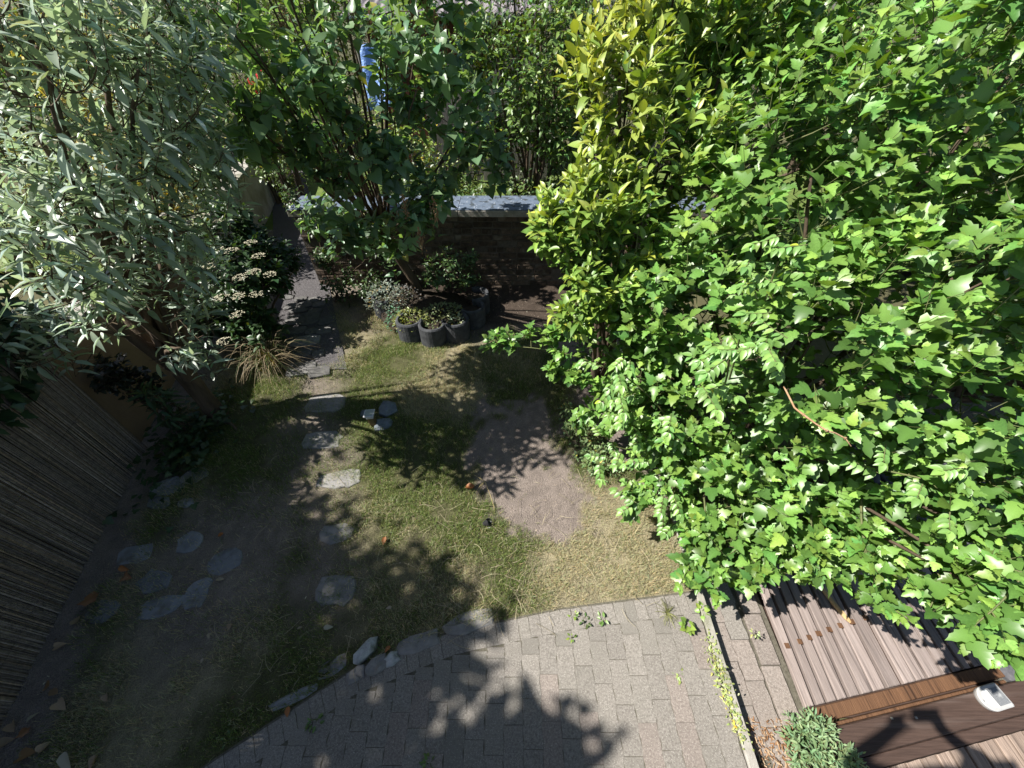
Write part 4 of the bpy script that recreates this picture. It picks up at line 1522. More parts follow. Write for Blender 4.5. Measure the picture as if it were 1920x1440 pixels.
cushion("sage", "grey green sage cushion in the leftmost planter", "herb", (-1.47, 3.92, .18), .25, .25, 560, .035, (.17, .20, .16), 'small', M_LEAFDULL, 60)
cushion("lavender", "sparse dusty lavender cushion behind the sage", "herb", (-1.25, 3.98, .18), .2, .16, 300, .03, (.13, .12, .11), 'small', M_LEAFDULL, 40)
cushion("stonecrop", "yellow green stonecrop spilling from the front left planter", "succulent", (-1.12, 3.52, .17), .19, .15, 300, .04, (.22, .25, .075), 'small', M_LEAF, 80)
cushion("spurge", "bluish green fleshy plant left of the yellow stonecrop", "succulent", (-1.30, 3.62, .06), .14, .22, 200, .04, (.10, .20, .11), 'small', M_LEAFDULL, 60)
cushion("saxifrage", "low pale sprigs behind the hollow front planter", "herb", (-.78, 3.60, .17), .26, .12, 300, .04, (.17, .21, .09), 'small', M_LEAF, 70)
cushion("pale_sprig", "single pale leafed sprig in the front right planter", "herb", (-.60, 3.46, .17), .09, .14, 40, .05, (.26, .32, .2), 'small', M_LEAF, 30)
shrub("mock_orange", (-.8, 4.15, .1), [(-.78, 4.15, .50, .26), (-.55, 4.2, .36, .2), (-.5, 4.25, .55, .12), (-.92, 4.15, .4, .2)], "knee high dark leafy bush right of the lilac trunk", "shrub", 'ovate', M_LEAF, vary((.06, .115, .035), .25, .1), .055, .14, 6, 130, 120, nmain=8, r0=.006, r1=.002)
shrub("wall_bush", (-2.15, 4.25, 0), [(-2.2, 4.25, .55, .18), (-2.05, 4.15, .3, .25), (-1.75, 4.2, .25, .22), (-2.3, 4.4, .9, .16), (-1.6, 4.4, .6, .2), (-2.0, 4.45, .85, .22), (-2.45, 4.5, 1.15, .14)], "dark climber on the corner of the brick wall beside the path", "climbing plant", 'ovate', M_LEAF, vary((.05, .09, .03), .3, .1), .06, .14, 6, 230, 120, nmain=9, r0=.008, r1=.003)

# ================================================================== small things on the ground
# little square solar post light with its stones
M_ALU = plain("brushed_aluminium", (.55, .56, .57), .35)
M_OLIVE = noise_mat("brown_post", (.10, .07, .03), (.17, .12, .055), 20, .6, .2)
x, y, _ = G(703, 798)
post = thing("post_light", (x, y, 0), "small square solar post light with a grey cap standing in the lawn", "solar light")
pm_ = Matrix.Translation((x, y, 0)) @ Matrix.Rotation(math.radians(-3), 4, 'Y') @ Matrix.Rotation(math.radians(4), 4, 'Z')
part("post", box(MB(), -.026, .026, -.026, .026, -.03, .125, M=pm_, bev=.004), M_OLIVE, post)
part("lamp_head", box(MB(), -.031, .031, -.031, .031, .126, .160, M=pm_, bev=.003), M_ALU, post)
part("cap", box(MB(), -.044, .044, -.044, .044, .161, .172, M=pm_, bev=.003), M_ALU, post)
part("panel", box(MB(), -.034, .034, -.034, .034, .1725, .175, M=pm_), noise_mat("pale_panel", (.30, .34, .30), (.42, .46, .42), 30, .3), post)
M_SLATE = noise_mat("dark_slate_rock", (.10, .12, .14), (.22, .25, .28), 14, .8, .6, 50, dist=.015)
for (px, py, wx, wy, z, lab) in ((730, 772, 32, 26, .05, "bluish slate rock leaning right of the little solar post"), (718, 797, 34, 20, .02, "flat brown grey stone in front of the slate rock"), (686, 777, 18, 12, .02, "small slate chip left of the little solar post")):
    x, y, _ = G(px, py)
    sc = 721 / (c45 * (y + H))
    o = obj("rock", stone_mesh("rock", blob_pts(9, wx / 2 / sc, wy / 2 / sc * 1.3, .15, int(px), .3), .05, M_SLATE if 'slate' in lab else M_STONE, int(px), .03, 1.5), None, (x, y, z))
    o.rotation_euler = (.25 if z > .04 else .05, .1, .3)
    tag(o, lab, "rock")

# black plastic cup lying on the soil edge
x, y, _ = G(912, 984)
cup = thing("plastic_cup", (x, y, 0), "tiny broken black plastic pot lying at the edge of the bare soil", "plant pot")
mb = MB()
M = Matrix.Translation((x, y, .028)) @ Matrix.Rotation(math.radians(55), 4, 'Y') @ Matrix.Rotation(.6, 4, 'Z')
V = []
for (r, z) in ((.001, -.02), (.018, -.02), (.026, .03), (.029, .031), (.0275, .033), (.024, .030), (.0165, -.017), (.001, -.017)):
    for k in range(12):
        a = k / 12 * 2 * math.pi
        V.append([r * math.cos(a), r * math.sin(a), z * (1 if k not in (3, 4) or z < 0 else .5)])
V = np.array(V) @ np.array(M.to_3x3()).T + np.array(M.translation)
mb.add(V, np.array([[k * 12 + j, k * 12 + (j + 1) % 12, k * 12 + 12 + (j + 1) % 12, k * 12 + 12 + j] for k in range(7) for j in range(12)]))
M_BLACK = plain("black_plastic", (.025, .025, .028), .3)
part("pot", mb, M_BLACK, cup)
part("tag", box(MB(), x + .01, x + .03, y - .03, y - .024, .004, .012), M_ALU, cup)

# dried forked stem on the soil edge
M_STRAW = attr_mat("straw", .7, .2, .1)
p0, p1, p2, p3, p4 = G(888, 890, .02), G(909, 902, .045), G(918, 925, .04), G(926, 950, .02), G(927, 962, .006)
dst = thing("dried_stem", p1, "forked pale dry plant stem lying across the edge of bare soil", "dry stem")
sc_ = np.array([.50, .40, .20])
part("stalk", tube(MB(), np.array([p0, p1, p2, p3, p4]), [.0022, .0026, .0022, .002, .001], 5, sc_), M_STRAW, dst)
for e in (G(897, 928, .006), G(893, 922, .008)):
    part("branchlet", tube(MB(), bez(p1, (np.array(p1) + e) / 2 - [.01, 0, -.01], e, 6), np.linspace(.003, .0015, 6), 4, sc_), M_STRAW, dst)

# fallen leaves, one by one
LEAFV = []
for i, (tp, c) in enumerate((('heart', (.34, .20, .10)), ('ovate', (.30, .20, .12)), ('heart', (.42, .30, .20)), ('ovate', (.36, .30, .22)), ('ivy', (.28, .14, .07)), ('ovate', (.40, .37, .28)), ('heart', (.30, .22, .15)), ('ovate', (.38, .15, .05)))):
    V, F, T = TPL[tp][i % len(TPL[tp])]
    V = V.copy() - [0, .5, 0]
    V[:, 2] = V[:, 2] * 1.2 + .35 * V[:, 0] ** 2 + np.random.default_rng(i).normal(0, .03, len(V))
    V[:, 2] -= V[:, 2].min()
    LEAFV.append(MB().add(V, F, np.array(c)[None] * (T[:, None] - .05)).mesh("fallen_leaf", M_LEAFDULL, True))
fall = [
    (240, 1068, 22, 7, "small orange brown dead leaf among the shaded flagstones' litter"), (181, 1123, 36, 4, "large rusty brown dead leaf beside the mossy flagstone"), (97, 1286, 24, 0, "rounded brown dead leaf near the fence foot, upper of a pair"),
    (107, 1299, 26, 1, "curled brown dead leaf just below the rounded one"), (122, 1325, 28, 2, "pale brown forked dead leaf"), (75, 1345, 20, 5, "whitish dead leaf by the fence"), (33, 1365, 26, 2, "pair forming pale tan dead leaf close to the fence"),
    (20, 1392, 26, 6, "dull tan dead leaf against the fence foot"), (60, 1417, 34, 0, "broad tan dead leaf low in the corner"), (90, 1401, 22, 2, "tan dead leaf above the white one"), (141, 1424, 40, 5, "biggest whitish dead leaf in the bottom left corner"),
    (184, 1432, 26, 2, "tan dead leaf right of the biggest whitish one"), (206, 1310, 18, 2, "thin curled dead leaf alone on the dark grass"), (417, 1005, 14, 7, "little orange dead leaf beside the round flagstone"), (418, 1089, 16, 3, "pale brown dead leaf right of the tall narrow flagstone"),
    (355, 1068, 12, 3, "tiny pale dead leaf beside the striped flagstone"), (396, 1195, 12, 3, "tiny tan dead leaf on dark grass"), (620, 1178, 18, 5, "oval whitish dead leaf on the shaded lawn"), (565, 1180, 11, 3, "tiny pale dead leaf left of the oval one"),
    (452, 1205, 13, 3, "small tan dead leaf on the mossy lawn"), (433, 1178, 14, 6, "dull dead leaf on the mossy lawn"), (543, 1335, 20, 7, "orange dead leaf at the terrace border"), (880, 917, 26, 7, "curled orange dead leaf casting a shadow beside the dry stem"),
    (722, 1017, 18, 7, "small red brown dead leaf in a sun fleck"), (728, 1220, 16, 7, "orange dead leaf behind the whitish rock"), (730, 1142, 13, 3, "tiny pale dead leaf near the five sided stone"), (383, 1240, 10, 3, "very small tan dead leaf in the darkest lawn"), (245, 1085, 22, 4, "dull brown dead leaf under the orange brown one"),
    (150, 1165, 20, 6, "brown dead leaf at the fence foot above the pair"), (120, 1212, 20, 2, "folded tan dead leaf by the fence foot"), (52, 1372, 22, 4, "dark brown dead leaf lying among the tan ones")]
for i, (px, py, w, k, lab) in enumerate(fall):
    x, y, _ = G(px, py)
    L = w / (721 / (c45 * (y + H))) * .85
    o = obj("fallen_leaf", LEAFV[k], None, (x, y, .026 if i < 2 else .02))
    o.scale = (L, L, L)
    o.rotation_euler = (rng.normal(0, .2), rng.normal(0, .2), rng.uniform(0, 6.28))
    tag(o, lab, "fallen leaf", "dead leaves on the ground")
# fine litter nobody could count
mb = MB()
n = 2600
x = rng.uniform(-3.1, .2, n)
y = rng.uniform(.05, 4.2, n)
w = np.clip(1 - (x - fence_x(y)) / .55, 0, 1) * .8 + .10 + .35 * (np.abs(x + 1.7 + .4 * (y - 1.8)) < .45)
k = (rng.random(n) < w) & (x > fence_x(y) + .03) & (y > terr_y(x) + .03)
x, y = x[k], y[k]
n = len(x)
a = rng.uniform(0, 6.28, n)
l = rng.uniform(.006, .022, n)
ww = l * rng.uniform(.2, .5, n)
dz = rng.uniform(.012, .022, n)
d = np.c_[np.cos(a), np.sin(a)]
s2 = np.c_[-np.sin(a), np.cos(a)]
p = np.c_[x, y]
V = np.stack([np.c_[p - d * l[:, None] / 2, dz], np.c_[p + s2 * ww[:, None] / 2, dz + .004], np.c_[p + d * l[:, None] / 2, dz + rng.uniform(-.003, .006, n)], np.c_[p - s2 * ww[:, None] / 2, dz + .002]], 1)
cc = np.array([[.30, .22, .14], [.42, .36, .27], [.16, .10, .06], [.5, .46, .36], [.36, .34, .16]])[rng.integers(0, 5, n)] * rng.uniform(.5, 1.1, (n, 1))
i4 = np.arange(n)[:, None] * 4
mb.add(V.reshape(-1, 3), np.hstack([i4, i4 + 1, i4 + 2, i4 + 3]), np.repeat(cc, 4, 0))
tag(obj("leaf_litter", mb.mesh("leaf_litter", M_STRAW)), "fine dry leaf litter and petals strewn along fence and path", "leaf litter", None, "stuff")
# loose straw stalks
mb = MB()
for _ in range(420):
    if rng.random() < .6:
        px, py = rng.normal(900, 170), rng.normal(1060, 75)
    else:
        px, py = rng.uniform(350, 1250), rng.uniform(860, 1330)
    x, y, _ = G(px, py)
    if y < terr_y(x) - .05 or x > 1.15 or x < fence_x(y) + .1:
        continue
    a = rng.uniform(0, 6.28)
    l = rng.uniform(.04, .14)
    d = np.array([math.cos(a), math.sin(a), 0])
    q = np.array([x, y, .025])
    P = bez(q, q + d * l * .5 + [rng.normal(0, .015), rng.normal(0, .015), rng.uniform(.005, .03)], q + d * l, 5)
    tube(mb, P, .0011, 3, np.array([.46, .40, .27]) * rng.uniform(.5, 1.15), cap=False)
tag(obj("loose_straw", mb.mesh("loose_straw", M_STRAW)), "loose dry straw stalks scattered over the lawn", "straw", None, "stuff")
# pebbles of the bare patch
mb = MB()
n = 4500
x, y = rng.uniform(-.6, .9, n), rng.uniform(.8, 4.3, n)
k = rng.random(n) < (soil_mask(x, y) - .35)
x, y = x[k], y[k]
for xx, yy in zip(x, y):
    r = abs(rng.normal(.0022, .0022)) + .0012
    z = zlawn(np.array([xx]), np.array([yy]))[0]
    V = np.array([[r, 0, 0], [0, r, 0], [-r, 0, 0], [0, -r, 0], [0, 0, r * .8]]) * rng.uniform(.6, 1.3, (5, 3)) + [xx, yy, z]
    mb.add(V, np.array([[0, 1, 4], [1, 2, 4], [2, 3, 4], [3, 0, 4]]), np.array([.26, .21, .17]) * rng.uniform(.5, 1.7))
tag(obj("soil_crumbs", mb.mesh("soil_crumbs", M_STRAW)), "small stones and crumbs of earth on the bare patch", "soil", None, "stuff")

# weeds in the joints
def weed(px, py, r, n, size, col, label, h=.05, kind='small', group="weeds in the paving joints"):
    x, y, _ = G(px, py)
    return cushion("weed", label, "weed", (x, y, .008), r, h, n, size, col, kind, M_LEAF, 12, 1.1, .35, group)


WG = (.22, .34, .07)
weed(1286, 1176, .035, 16, .036, WG, "biggest leafy weed on the terrace, casting a crisp shadow", .06, 'heart')
weed(1130, 1163, .025, 10, .028, (.16, .26, .07), "small weed in the upper joint of the terrace")
weed(1096, 1166, .03, 14, .026, (.10, .16, .05), "dark small weed left of the other upper joint weed")
weed(1075, 1155, .022, 8, .024, WG, "pale weed sprig at the lawn border of the terrace")
weed(1072, 1197, .015, 6, .022, WG, "tiny weed alone among sunlit pavers")
weed(1272, 1267, .028, 12, .024, (.26, .36, .12), "flat star shaped weed in the middle of the sunlit terrace", .015)
weed(1313, 1146, .035, 14, .034, WG, "round leaved weed sprouting on the kerb", .04, 'heart')
weed(592, 1352, .03, 14, .028, (.10, .19, .05), "green weed in the shaded pavers near the orange dead leaf")
weed(806, 1430, .028, 14, .026, (.12, .2, .05), "green weed at the bottom edge in the shaded pavers")
weed(432, 1385, .022, 8, .024, (.08, .14, .05), "faint dark weed furthest left in the pavers")
weed(1413, 1190, .02, 10, .02, (.34, .42, .16), "yellowish weed on the lower strip of paving")
moss = thing("kerb_weeds", G(1365, 1290, .02), "trailing strip of yellow green weeds and moss along the kerb", "weeds")
lv = Leaves()
n = 420
t = rng.beta(2, 2, n)
px, py = 1322 + 78 * t + rng.normal(0, 5, n), 1180 + 230 * t
P = np.array([G(a, b, .02) for a, b in zip(px, py)]) + np.c_[rng.normal(0, .012, n), rng.normal(0, .02, n), rng.uniform(-.004, .02, n)]
lv.add(P, rng.normal(size=(n, 3)) * [1, 1, .3], UP + rng.normal(size=(n, 3)) * .4, rng.uniform(.008, .022, n), vary((.36, .42, .15), .2, .12)(n), 1)
build_leaves(moss, lv, 'small', M_LEAF, 60, minpx=5)
gt = thing("grass_tuft", G(1250, 1150, .01), "spidery grass tuft growing from the top joint of the terrace", "grass tuft")
mb = MB()
c = np.array(G(1250, 1150, .01))
for k in range(44):
    a = rng.uniform(0, 6.28)
    r = rng.uniform(.03, .09)
    P = bez(c, c + [math.cos(a) * r * .5, math.sin(a) * r * .5, .035], c + [math.cos(a) * r, math.sin(a) * r, .008], 5)
    tube(mb, P, .0011, 3, np.array([.26, .27, .10]) * rng.uniform(.6, 1.3), cap=False)
part("blades", mb, M_GRASS, gt, False, 'stuff')

# bark mulch and the low silvery plant at the bottom
mb = MB()
cx, cy, _ = G(1432, 1392, -.06)
for k in range(700):
    x, y = rng.uniform(1.225, 1.50), rng.uniform(-.22, .19)
    l, w = rng.uniform(.008, .028), rng.uniform(.002, .006)
    q = Quaternion(Vector(rng.normal(size=3)).normalized(), rng.normal(0, .5)) @ Quaternion((0, 0, 1), rng.uniform(0, 6.28))
    box(mb, -l / 2, l / 2, -w / 2, w / 2, -.0015, .0015, M=Matrix.Translation((x, y, ZL + rng.uniform(-.008, .016))) @ q.to_matrix().to_4x4(), C=np.array([[.42, .26, .15], [.30, .16, .08], [.52, .38, .25], [.2, .11, .06]][rng.integers(0, 4)]))
tag(obj("bark_mulch", mb.mesh("bark_mulch", M_STRAW)), "patch of orange brown bark mulch between kerb and low plant", "mulch", None, "stuff")
eup = shrub("spurge_cushion", (1.55, .08, ZL), [(1.54, .08, .02, .15, .16, .13), (1.64, .0, .02, .10, .1, .12), (1.50, -.08, .0, .13, .12, .12)], "low pale green cushion plant at the corner of the decks", "plant", 'lance', M_LEAFDULL,
            grade((.11, .20, .08), (.30, .40, .22), .15, .08, 1.0), .038, .07, 9, 190, 200, nmain=10, r0=.004, r1=.002, tmat=M_TWIGG, zmin=-.06, spread=(75, 25), flat=.6, sunw=.4, droop=.05, up=1.0, wd=1.25)
# under storey at the foot of the green shrub
shrub("low_seedlings", (.62, 1.95, 0), [(.62, 2.0, .06, .16, .3, .14), (.75, 1.75, .06, .18, .2, .14), (.52, 2.2, .08, .12, .2, .16)], "tangle of small pale seedlings at the foot of the green shrub", "plant", 'small', M_LEAFDULL, vary((.17, .25, .10), .2, .1), .045, .12, 7, 110, 120, nmain=8, r0=.003, r1=.002, zmin=.03)
shrub("shade_fern", (.75, 3.0, 0), [(.75, 3.0, .25, .25), (.95, 2.7, .3, .25), (.55, 2.75, .18, .14)], "dark shaded plants under the golden evergreen", "plant", 'lance', M_LEAF, vary((.05, .09, .03), .2, .1), .08, .16, 6, 70, 60, nmain=8, r0=.005, r1=.002)

# ================================================================== the garden beyond the wall
mb = MB()
V, F = grid(-9, 9, 4.95, 9.6, 60, 30, lambda x, y: .02 * fbm(x, y, 2) - .02)
M_FARLAWN = noise_mat("far_lawn", (.075, .125, .025), (.16, .20, .05), 10, .9, .6, 90, dist=.02, c3=(.11, .16, .035))
struct("far_lawn", mb.add(V, F), M_FARLAWN, True)


def bush(name, label, blobs, kind, col, size, n, cat="shrub", L=.3, nodes=7, ns=40, mat=None, group=None, **kw):
    b = np.array(blobs)
    return shrub(name, (b[0, 0], b[0, 1], 0), blobs, label, cat, kind, mat or M_LEAF, vary(col, .22, .1), size, L, nodes, n, ns, group, nmain=min(12, 3 * len(blobs)), r0=.03, r1=.008, **kw)


bush("privet", "mid green privet with pale bare twigs behind the coping of the brick wall", [(.25, 5.5, 2.05, .62), (-.15, 5.75, 1.6, .5), (.55, 5.6, 2.5, .55), (-.35, 5.7, 2.3, .45), (.6, 5.5, 1.6, .5)], 'ovate', (.13, .22, .055), .085, 700, ns=160, flat=.7, sunw=.5)
bush("laurel", "dark glossy laurel at the top of the picture behind the privet", [(.3, 7.0, 2.7, .8), (.9, 6.6, 2.6, .8), (.5, 7.0, 1.7, .8)], 'ovate', (.045, .085, .03), .09, 420, ns=80)
bush("lime_bush", "sunlit lime green bush seen through the lilac stems", [(-1.6, 6.4, 1.1, .7), (-2.5, 6.6, 1.3, .8), (-.9, 6.5, .8, .5)], 'ovate', (.20, .28, .06), .075, 420, ns=70, flat=.8)
bush("bramble", "dark tangled bush just behind the coping of the brick wall", [(-.5, 5.5, .7, .45), (.1, 5.45, .9, .4), (-1.3, 5.5, .9, .5), (.7, 5.4, .9, .5), (-2.0, 5.5, .8, .5)], 'ovate', (.09, .15, .045), .075, 420, ns=80, flat=.7)
rb = bush("red_flowered_bush", "green bush with a few red flowers behind the left end of the wall", [(-3.3, 6.2, 1.4, .5), (-3.1, 6.2, 2.0, .4), (-3.6, 6.6, 1.0, .5)], 'ovate', (.12, .19, .05), .065, 300, ns=50)
for p in ((-3.02, 5.72, 2.05), (-3.0, 5.7, 1.95), (-3.05, 5.7, 1.65)):
    mb = MB()
    for k in range(14):
        q = np.array(p) + rng.normal(0, .03, 3)
        d = norm(rng.normal(size=3))
        V, F, T = TPL['small'][0]
        X = norm(np.cross(d, UP))
        mb.add(V @ (np.stack([X, d, np.cross(X, d)], 1) * .05).T + q, F, np.array([.55, .02, .03]))
    part("flower", mb, M_PETAL, rb)
yh = [("golden_bush", "yellowish sunlit bush glimpsed through the top of the buddleia", [(-4.6, 5.4, 2.2, .8), (-4.4, 5.0, 1.3, .8)], 'small', (.42, .38, .10)),
      ("pale_bush", "pale yellow green bush behind the upper left of the buddleia", [(-5.6, 4.2, 2.0, .9), (-5.3, 4.3, 1.0, .9)], 'lance', (.34, .36, .13)),
      ("hazel", "lit green leafy bush on the far left behind the fence", [(-5.4, 2.8, 1.6, .9), (-5.0, 3.2, 2.4, .7)], 'ovate', (.22, .28, .08)),
      ("elder", "green bush behind the lilac to the left of the path", [(-4.3, 7.5, 1.8, .9), (-3.6, 8.0, 2.5, .9)], 'ovate', (.15, .22, .06))]
for nm, lab, bl, kd, c in yh:
    bush(nm, lab, bl, kd, c, .085, 420, ns=60, flat=.8, sunw=.5, mat=M_LEAFDULL)
bush("young_maple", "bright leafy young tree behind the top of the green shrub", [(2.2, 5.6, 2.5, .9), (3.4, 5.0, 2.6, 1.0), (2.9, 6.2, 3.0, 1.0), (4.4, 4.2, 2.6, 1.0)], 'hib', (.16, .28, .06), .10, 700, cat="tree", ns=60)
bush("side_hedge", "green hedge mass on the far right beyond the cobbles", [(4.3, 2.6, 1.2, .9), (4.6, 1.4, 1.0, .9), (4.3, 3.5, 1.6, .9)], 'hib', (.13, .24, .05), .09, 500, ns=60)
hz = [(-8.5, 11.0, 2.3, 1.7), (-6.2, 11.8, 2.4, 1.8), (-4.2, 11.0, 2.6, 1.6), (1.6, 11.2, 2.6, 1.6), (3.8, 10.4, 2.7, 1.8), (6.4, 9.6, 2.8, 1.9), (9.2, 9.0, 2.6, 1.9), (-8.3, 7.5, 2.0, 1.5), (-11, 9.5, 2.6, 1.9), (7.5, 6.0, 2.4, 1.6)]
tl = ["broad tree furthest back at the far left corner", "tree behind the golden bush at the back left", "tree left of the brown shed", "tree right of the brown shed", "tree behind the young maple", "tree at the back right corner", "outermost tree at the back right", "tree left of the pale yellow bush",
      "outermost tree at the back left", "tree right of the young maple"]
for (x, y, z, r), lab in zip(hz, tl):
    bush("garden_tree", lab, [(x, y, z, r, r, r * .9), (x + .5, y + .3, z - 1.1, r * .8, r * .8, 1.1), (x - .4, y - .2, z + .9, r * .7, r * .7, r * .6)], 'small', (rng.uniform(.07, .13), rng.uniform(.14, .2), .05), .15, 420, cat="tree", L=.6, nodes=8, ns=0, group="trees at the far end of the gardens",
         trunk=[(x, y, -.1, .16), (x, y, .8, .13), (x + .05, y, 1.6, .10)])

# brown shed with a corrugated roof
M_SHED = noise_mat("red_brown_boards", (.075, .026, .015), (.15, .055, .03), 12, .8, .3, 60, stretch=(4, 4, .2))
M_CORR = noise_mat("fibre_cement_roof", (.20, .18, .19), (.36, .33, .34), 14, .9, .6, 60, dist=.02, big=(5, (.10, .09, .09), .5, .7))
shed = thing("shed", (-1.2, 10.4, 0), "red brown shed with grey corrugated roof and gutter at the top of the picture", "shed")
for i in range(20):
    xx = -2.6 + i * .15
    part("board", box(MB(), xx + .002, xx + .148, 9.3 + .004 * (i % 2), 9.34, 0, 2.5, bev=.004), M_SHED, shed)
mb = MB()
box(mb, -2.6, .4, 9.342, 11.6, 0, 2.5)
part("wall", mb, M_SHED, shed)
mb = MB()
nx = 240
xs = np.linspace(-2.9, .7, nx)
zz = .022 * np.sin(xs / .15 * 2 * math.pi)
rows = [(9.02, 2.535), (9.9, 2.77), (11.0, 3.06), (11.9, 3.3)]
V = np.array([[x, y, z + w] for (y, z) in rows for x, w in zip(xs, zz)] + [[x, 9.02, 2.52 + w] for x, w in zip(xs, zz)])
Q = [[k * nx + j, k * nx + j + 1, k * nx + nx + j + 1, k * nx + nx + j] for k in range(3) for j in range(nx - 1)] + [[4 * nx + j, 4 * nx + j + 1, j + 1, j] for j in range(nx - 1)]
part("roof", mb.add(V, np.array(Q)), M_CORR, shed, True)
mb = MB()
th = np.linspace(math.pi, 2 * math.pi, 9)
prof = [(8.98 + .055 * math.cos(t), 2.50 + .055 * math.sin(t)) for t in th]
V = np.array([[x, y, z] for x in (-2.9, .7) for (y, z) in prof] + [[x, 8.98 + (y - 8.98) * .93, 2.50 + (z - 2.5) * .93] for x in (-2.9, .7) for (y, z) in prof])
Q = [[j, j + 1, 9 + j + 1, 9 + j] for j in range(8)] + [[18 + j, 27 + j, 27 + j + 1, 18 + j + 1] for j in range(8)] + [[0, 9, 27, 18], [8, 26, 35, 17]]
part("gutter", mb.add(V, np.array(Q)), plain("zinc", (.42, .47, .50), .45), shed)
# grey board fence in front of the shed
M_GREYB = noise_mat("grey_fence_board", (.12, .11, .10), (.24, .22, .21), 14, .85, .4, 60, stretch=(3, 3, .2), rnd=.2)
bf = thing("board_fence", (-.5, 8.6, 0), "grey upright board fence in front of the brown shed", "fence")
for i in range(16):
    xx = -1.6 + i * .145
    part("board", box(MB(), xx + .004, xx + .14, 8.6, 8.622, .05, 2.0 + rng.normal(0, .01), bev=.003), M_GREYB, bf)
for z in (.5, 1.6):
    part("rail", box(MB(), -1.65, .75, 8.624, 8.66, z, z + .08), M_GREYB, bf)
# blue tarpaulin over a frame
M_TARP = noise_mat("blue_tarpaulin", (.10, .22, .55), (.22, .38, .75), 6, .5, .5, 18, dist=.05, spec=.5)
tarp = thing("tarpaulin", (-2.0, 7.4, 0), "bright blue tarpaulin hung over a line, glimpsed between lilac leaves", "tarpaulin")
V, F = grid(-2.2, -1.75, -1, 1, 30, 26, lambda x, y: 0 * x)
q = V.copy()
V[:, 1] = 7.4 + np.sign(q[:, 1]) * (.02 + .28 * np.abs(q[:, 1]) ** 1.2) + .03 * np.sin(q[:, 0] * 21)
V[:, 2] = 2.28 - .75 * np.abs(q[:, 1]) + .03 * np.sin(q[:, 0] * 9) + .04 * (fbm(q[:, 0] * 6, q[:, 1] * 6, 50) - .5)
part("sheet", MB().add(V, F), M_TARP, tarp, True)
for xx in (-2.25, -1.7):
    part("pole", tube(MB(), np.array([[xx, 7.4, -.05], [xx, 7.4, 1.2], [xx, 7.4, 2.3]]), .02, 8), M_GREYB, tarp)
part("line", tube(MB(), np.array([[-2.25, 7.4, 2.27], [-2, 7.4, 2.25], [-1.7, 7.4, 2.27]]), .006, 5), M_GREYB, tarp)

# ================================================================== beyond the left edge: the tall tree that shades the lawn
tr = (-6.4, -1.6)
SB = [(tr[0], tr[1], 4.9, 1.5, 1.5, 1.0), (tr[0] - .9, tr[1] - 1.3, 4.8, 1.4, 1.4, 1.0), (tr[0] + 1.2, tr[1] + .7, 4.8, 1.15, 1.15, .9), (tr[0] + .3, tr[1] + 1.8, 4.7, 1.1, 1.1, .9), (tr[0] + 1.35, tr[1] - .8, 5.1, 1.3, 1.3, .9), (tr[0] - 1.3, tr[1] + 1.1, 4.6, 1.4, 1.4, 1.0),
      (tr[0] - .6, tr[1] + 2.9, 4.3, 1.0, 1.0, .8), (tr[0] + .5, tr[1] - 2.2, 5.0, 1.4, 1.4, .9), (tr[0] + 2.2, tr[1] - .2, 5.0, .8, .8, .6), (-4.7, -1.2, 5.0, .9, .9, .6), (-4.9, -.45, 5.0, .85, .85, .6), (-4.05, -.75, 5.0, .75, .6, .5), (-3.75, -.40, 4.9, .34, .3, .3), (-4.75, .05, 5.0, .7, .7, .5), (-5.6, .35, 5.0, .8, .8, .6), (-6.2, 1.3, 4.8, .8, .8, .6)]
shrub("walnut_tree", (tr[0], tr[1], 0), SB, "tall broad tree left of the garden whose crown shades the lawn", "tree", 'ovate', M_LEAF, vary((.10, .18, .05), .2, .1),   .16, .5, 7, 3100, 0, nmain=20, r0=.07, r1=.015,
      trunk=[(tr[0], tr[1], -.15, .24), (tr[0] + .05, tr[1], 1.4, .19), (tr[0] + .1, tr[1] + .05, 2.8, .16), (tr[0] + .1, tr[1] + .1, 3.6, .13)], flat=.8, sunw=.6)


# ================================================================== the photographer on the balcony (behind the lens; the shadow falls into the picture)
M_SKIN = plain("skin", (.50, .33, .25), .5)
M_SHIRT = plain("dark_shirt", (.06, .07, .10), .8)
M_TROU = plain("trousers", (.10, .10, .12), .8)
M_HAIR = plain("dark_hair", (.04, .03, .02), .6)
BZ = 1.30
bal = thing("balcony", (0, -.9, BZ), "timber balcony platform at the house where the picture is taken from", "balcony")
for i in range(11):
    part("plank", box(MB(), -1.2, 1.2, -1.62 + i * .135, -1.62 + i * .135 + .128, BZ - .03, BZ, bev=.003), M_BOARD, bal)
for x in (-1.1, 1.1):
    for y in (-1.5, -.3):
        part("post", box(MB(), x - .05, x + .05, y - .05, y + .05, -.15, BZ - .13, bev=.005), M_SLEEP, bal)
    part("bearer", box(MB(), x - .04, x + .04, -1.6, -.18, BZ - .129, BZ - .031, bev=.004), M_SLEEP, bal)


def skin(name, pts, edges, rad, mat, parent, sub=2):
    me = bpy.data.meshes.new(name)
    me.from_pydata([tuple(p) for p in pts], edges, [])
    me.materials.append(mat)
    o = obj(name, me, parent)
    m = o.modifiers.new("skin", 'SKIN')
    for i, r in enumerate(rad):
        r = r if isinstance(r, tuple) else (r, r)
        me.skin_vertices[0].data[i].radius = r
    me.skin_vertices[0].data[0].use_root = True
    m.use_smooth_shade = True
    m2 = o.modifiers.new("sub", 'SUBSURF')
    m2.levels = m2.render_levels = sub
    return o


per = thing("person", (0, -.3, BZ), "person in dark shirt standing on the balcony with both arms raised to a phone", "person")
Y0 = -.30
pts, ed, rad = [], [], []


def jp(p, r, par=None):
    pts.append(p)
    rad.append(r)
    if par is not None:
        ed.append((par, len(pts) - 1))
    return len(pts) - 1


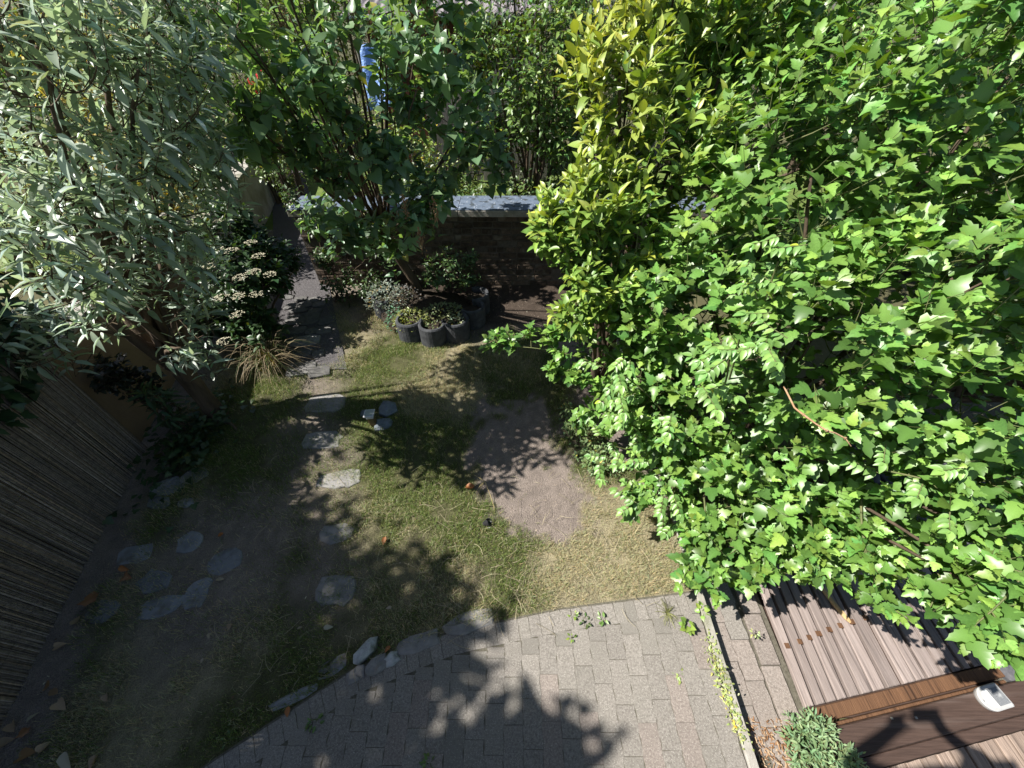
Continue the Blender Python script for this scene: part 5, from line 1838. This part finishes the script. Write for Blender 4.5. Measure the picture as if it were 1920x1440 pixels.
pel = jp((0, Y0, BZ + .92), (.15, .11))
w_ = jp((0, Y0, BZ + 1.10), (.135, .10), pel)
ch = jp((0, Y0 + .01, BZ + 1.30), (.155, .11), w_)
nb = jp((0, Y0, BZ + 1.44), (.075, .065), ch)
nk = jp((0, Y0 + .015, BZ + 1.50), .055, nb)
hd = jp((0, Y0 + .035, BZ + 1.60), (.078, .092), nk)
ht = jp((0, Y0 + .03, BZ + 1.69), (.068, .085), hd)
jp((0, Y0 + .135, BZ + 1.595), .016, hd)
for sg in (-1, 1):
    s1 = jp((sg * .19, Y0, BZ + 1.40), .058, ch)
    e1 = jp((sg * .34, Y0 + .10, BZ + 1.20), .042, s1)
    h1 = jp((sg * .12, Y0 + .225, BZ + 1.335), .028, e1)
    pmid = jp((sg * .105, Y0 + .245, BZ + 1.365), (.038, .016), h1)
    for f in range(4):
        b0 = jp((sg * (.105 + .004 * f), Y0 + .255 + .004 * f, BZ + 1.395 - .020 * f), .0095, pmid)
        b1 = jp((sg * (.090 + .002 * f), Y0 + .272, BZ + 1.412 - .022 * f), .0088, b0)
        jp((sg * .070, Y0 + .268, BZ + 1.416 - .022 * f), .0078, b1)
    t0 = jp((sg * .092, Y0 + .225, BZ + 1.38), .011, pmid)
    jp((sg * .068, Y0 + .232, BZ + 1.395), .0095, t0)
    hp = jp((sg * .10, Y0, BZ + .86), .095, pel)
    kn = jp((sg * .11, Y0 + .015, BZ + .48), .062, hp)
    an = jp((sg * .115, Y0 - .02, BZ + .09), .042, kn)
    jp((sg * .125, Y0 + .14, BZ + .035), (.042, .03), an)
skin("body", pts, ed, rad, M_SHIRT, per)
hp_, he, hr = [(0, Y0 + .0, BZ + 1.64), (0, Y0 - .01, BZ + 1.70), (0, Y0 - .05, BZ + 1.60)], [(0, 1), (0, 2)], [(.084, .088), (.072, .08), (.07, .05)]
skin("hair", hp_, he, hr, M_HAIR, per)
phone = thing("phone", (0, -.02, H), "dark phone held up in both hands by the photographer", "phone")
pmx = Matrix.Translation((0, 0, H)) @ Matrix.Rotation(math.radians(90) - PITCH, 4, 'X')
part("phone_body", box(MB(), -.06, .09, -.045, .03, .030, .038, M=pmx, bev=.003), M_BLACK, phone)
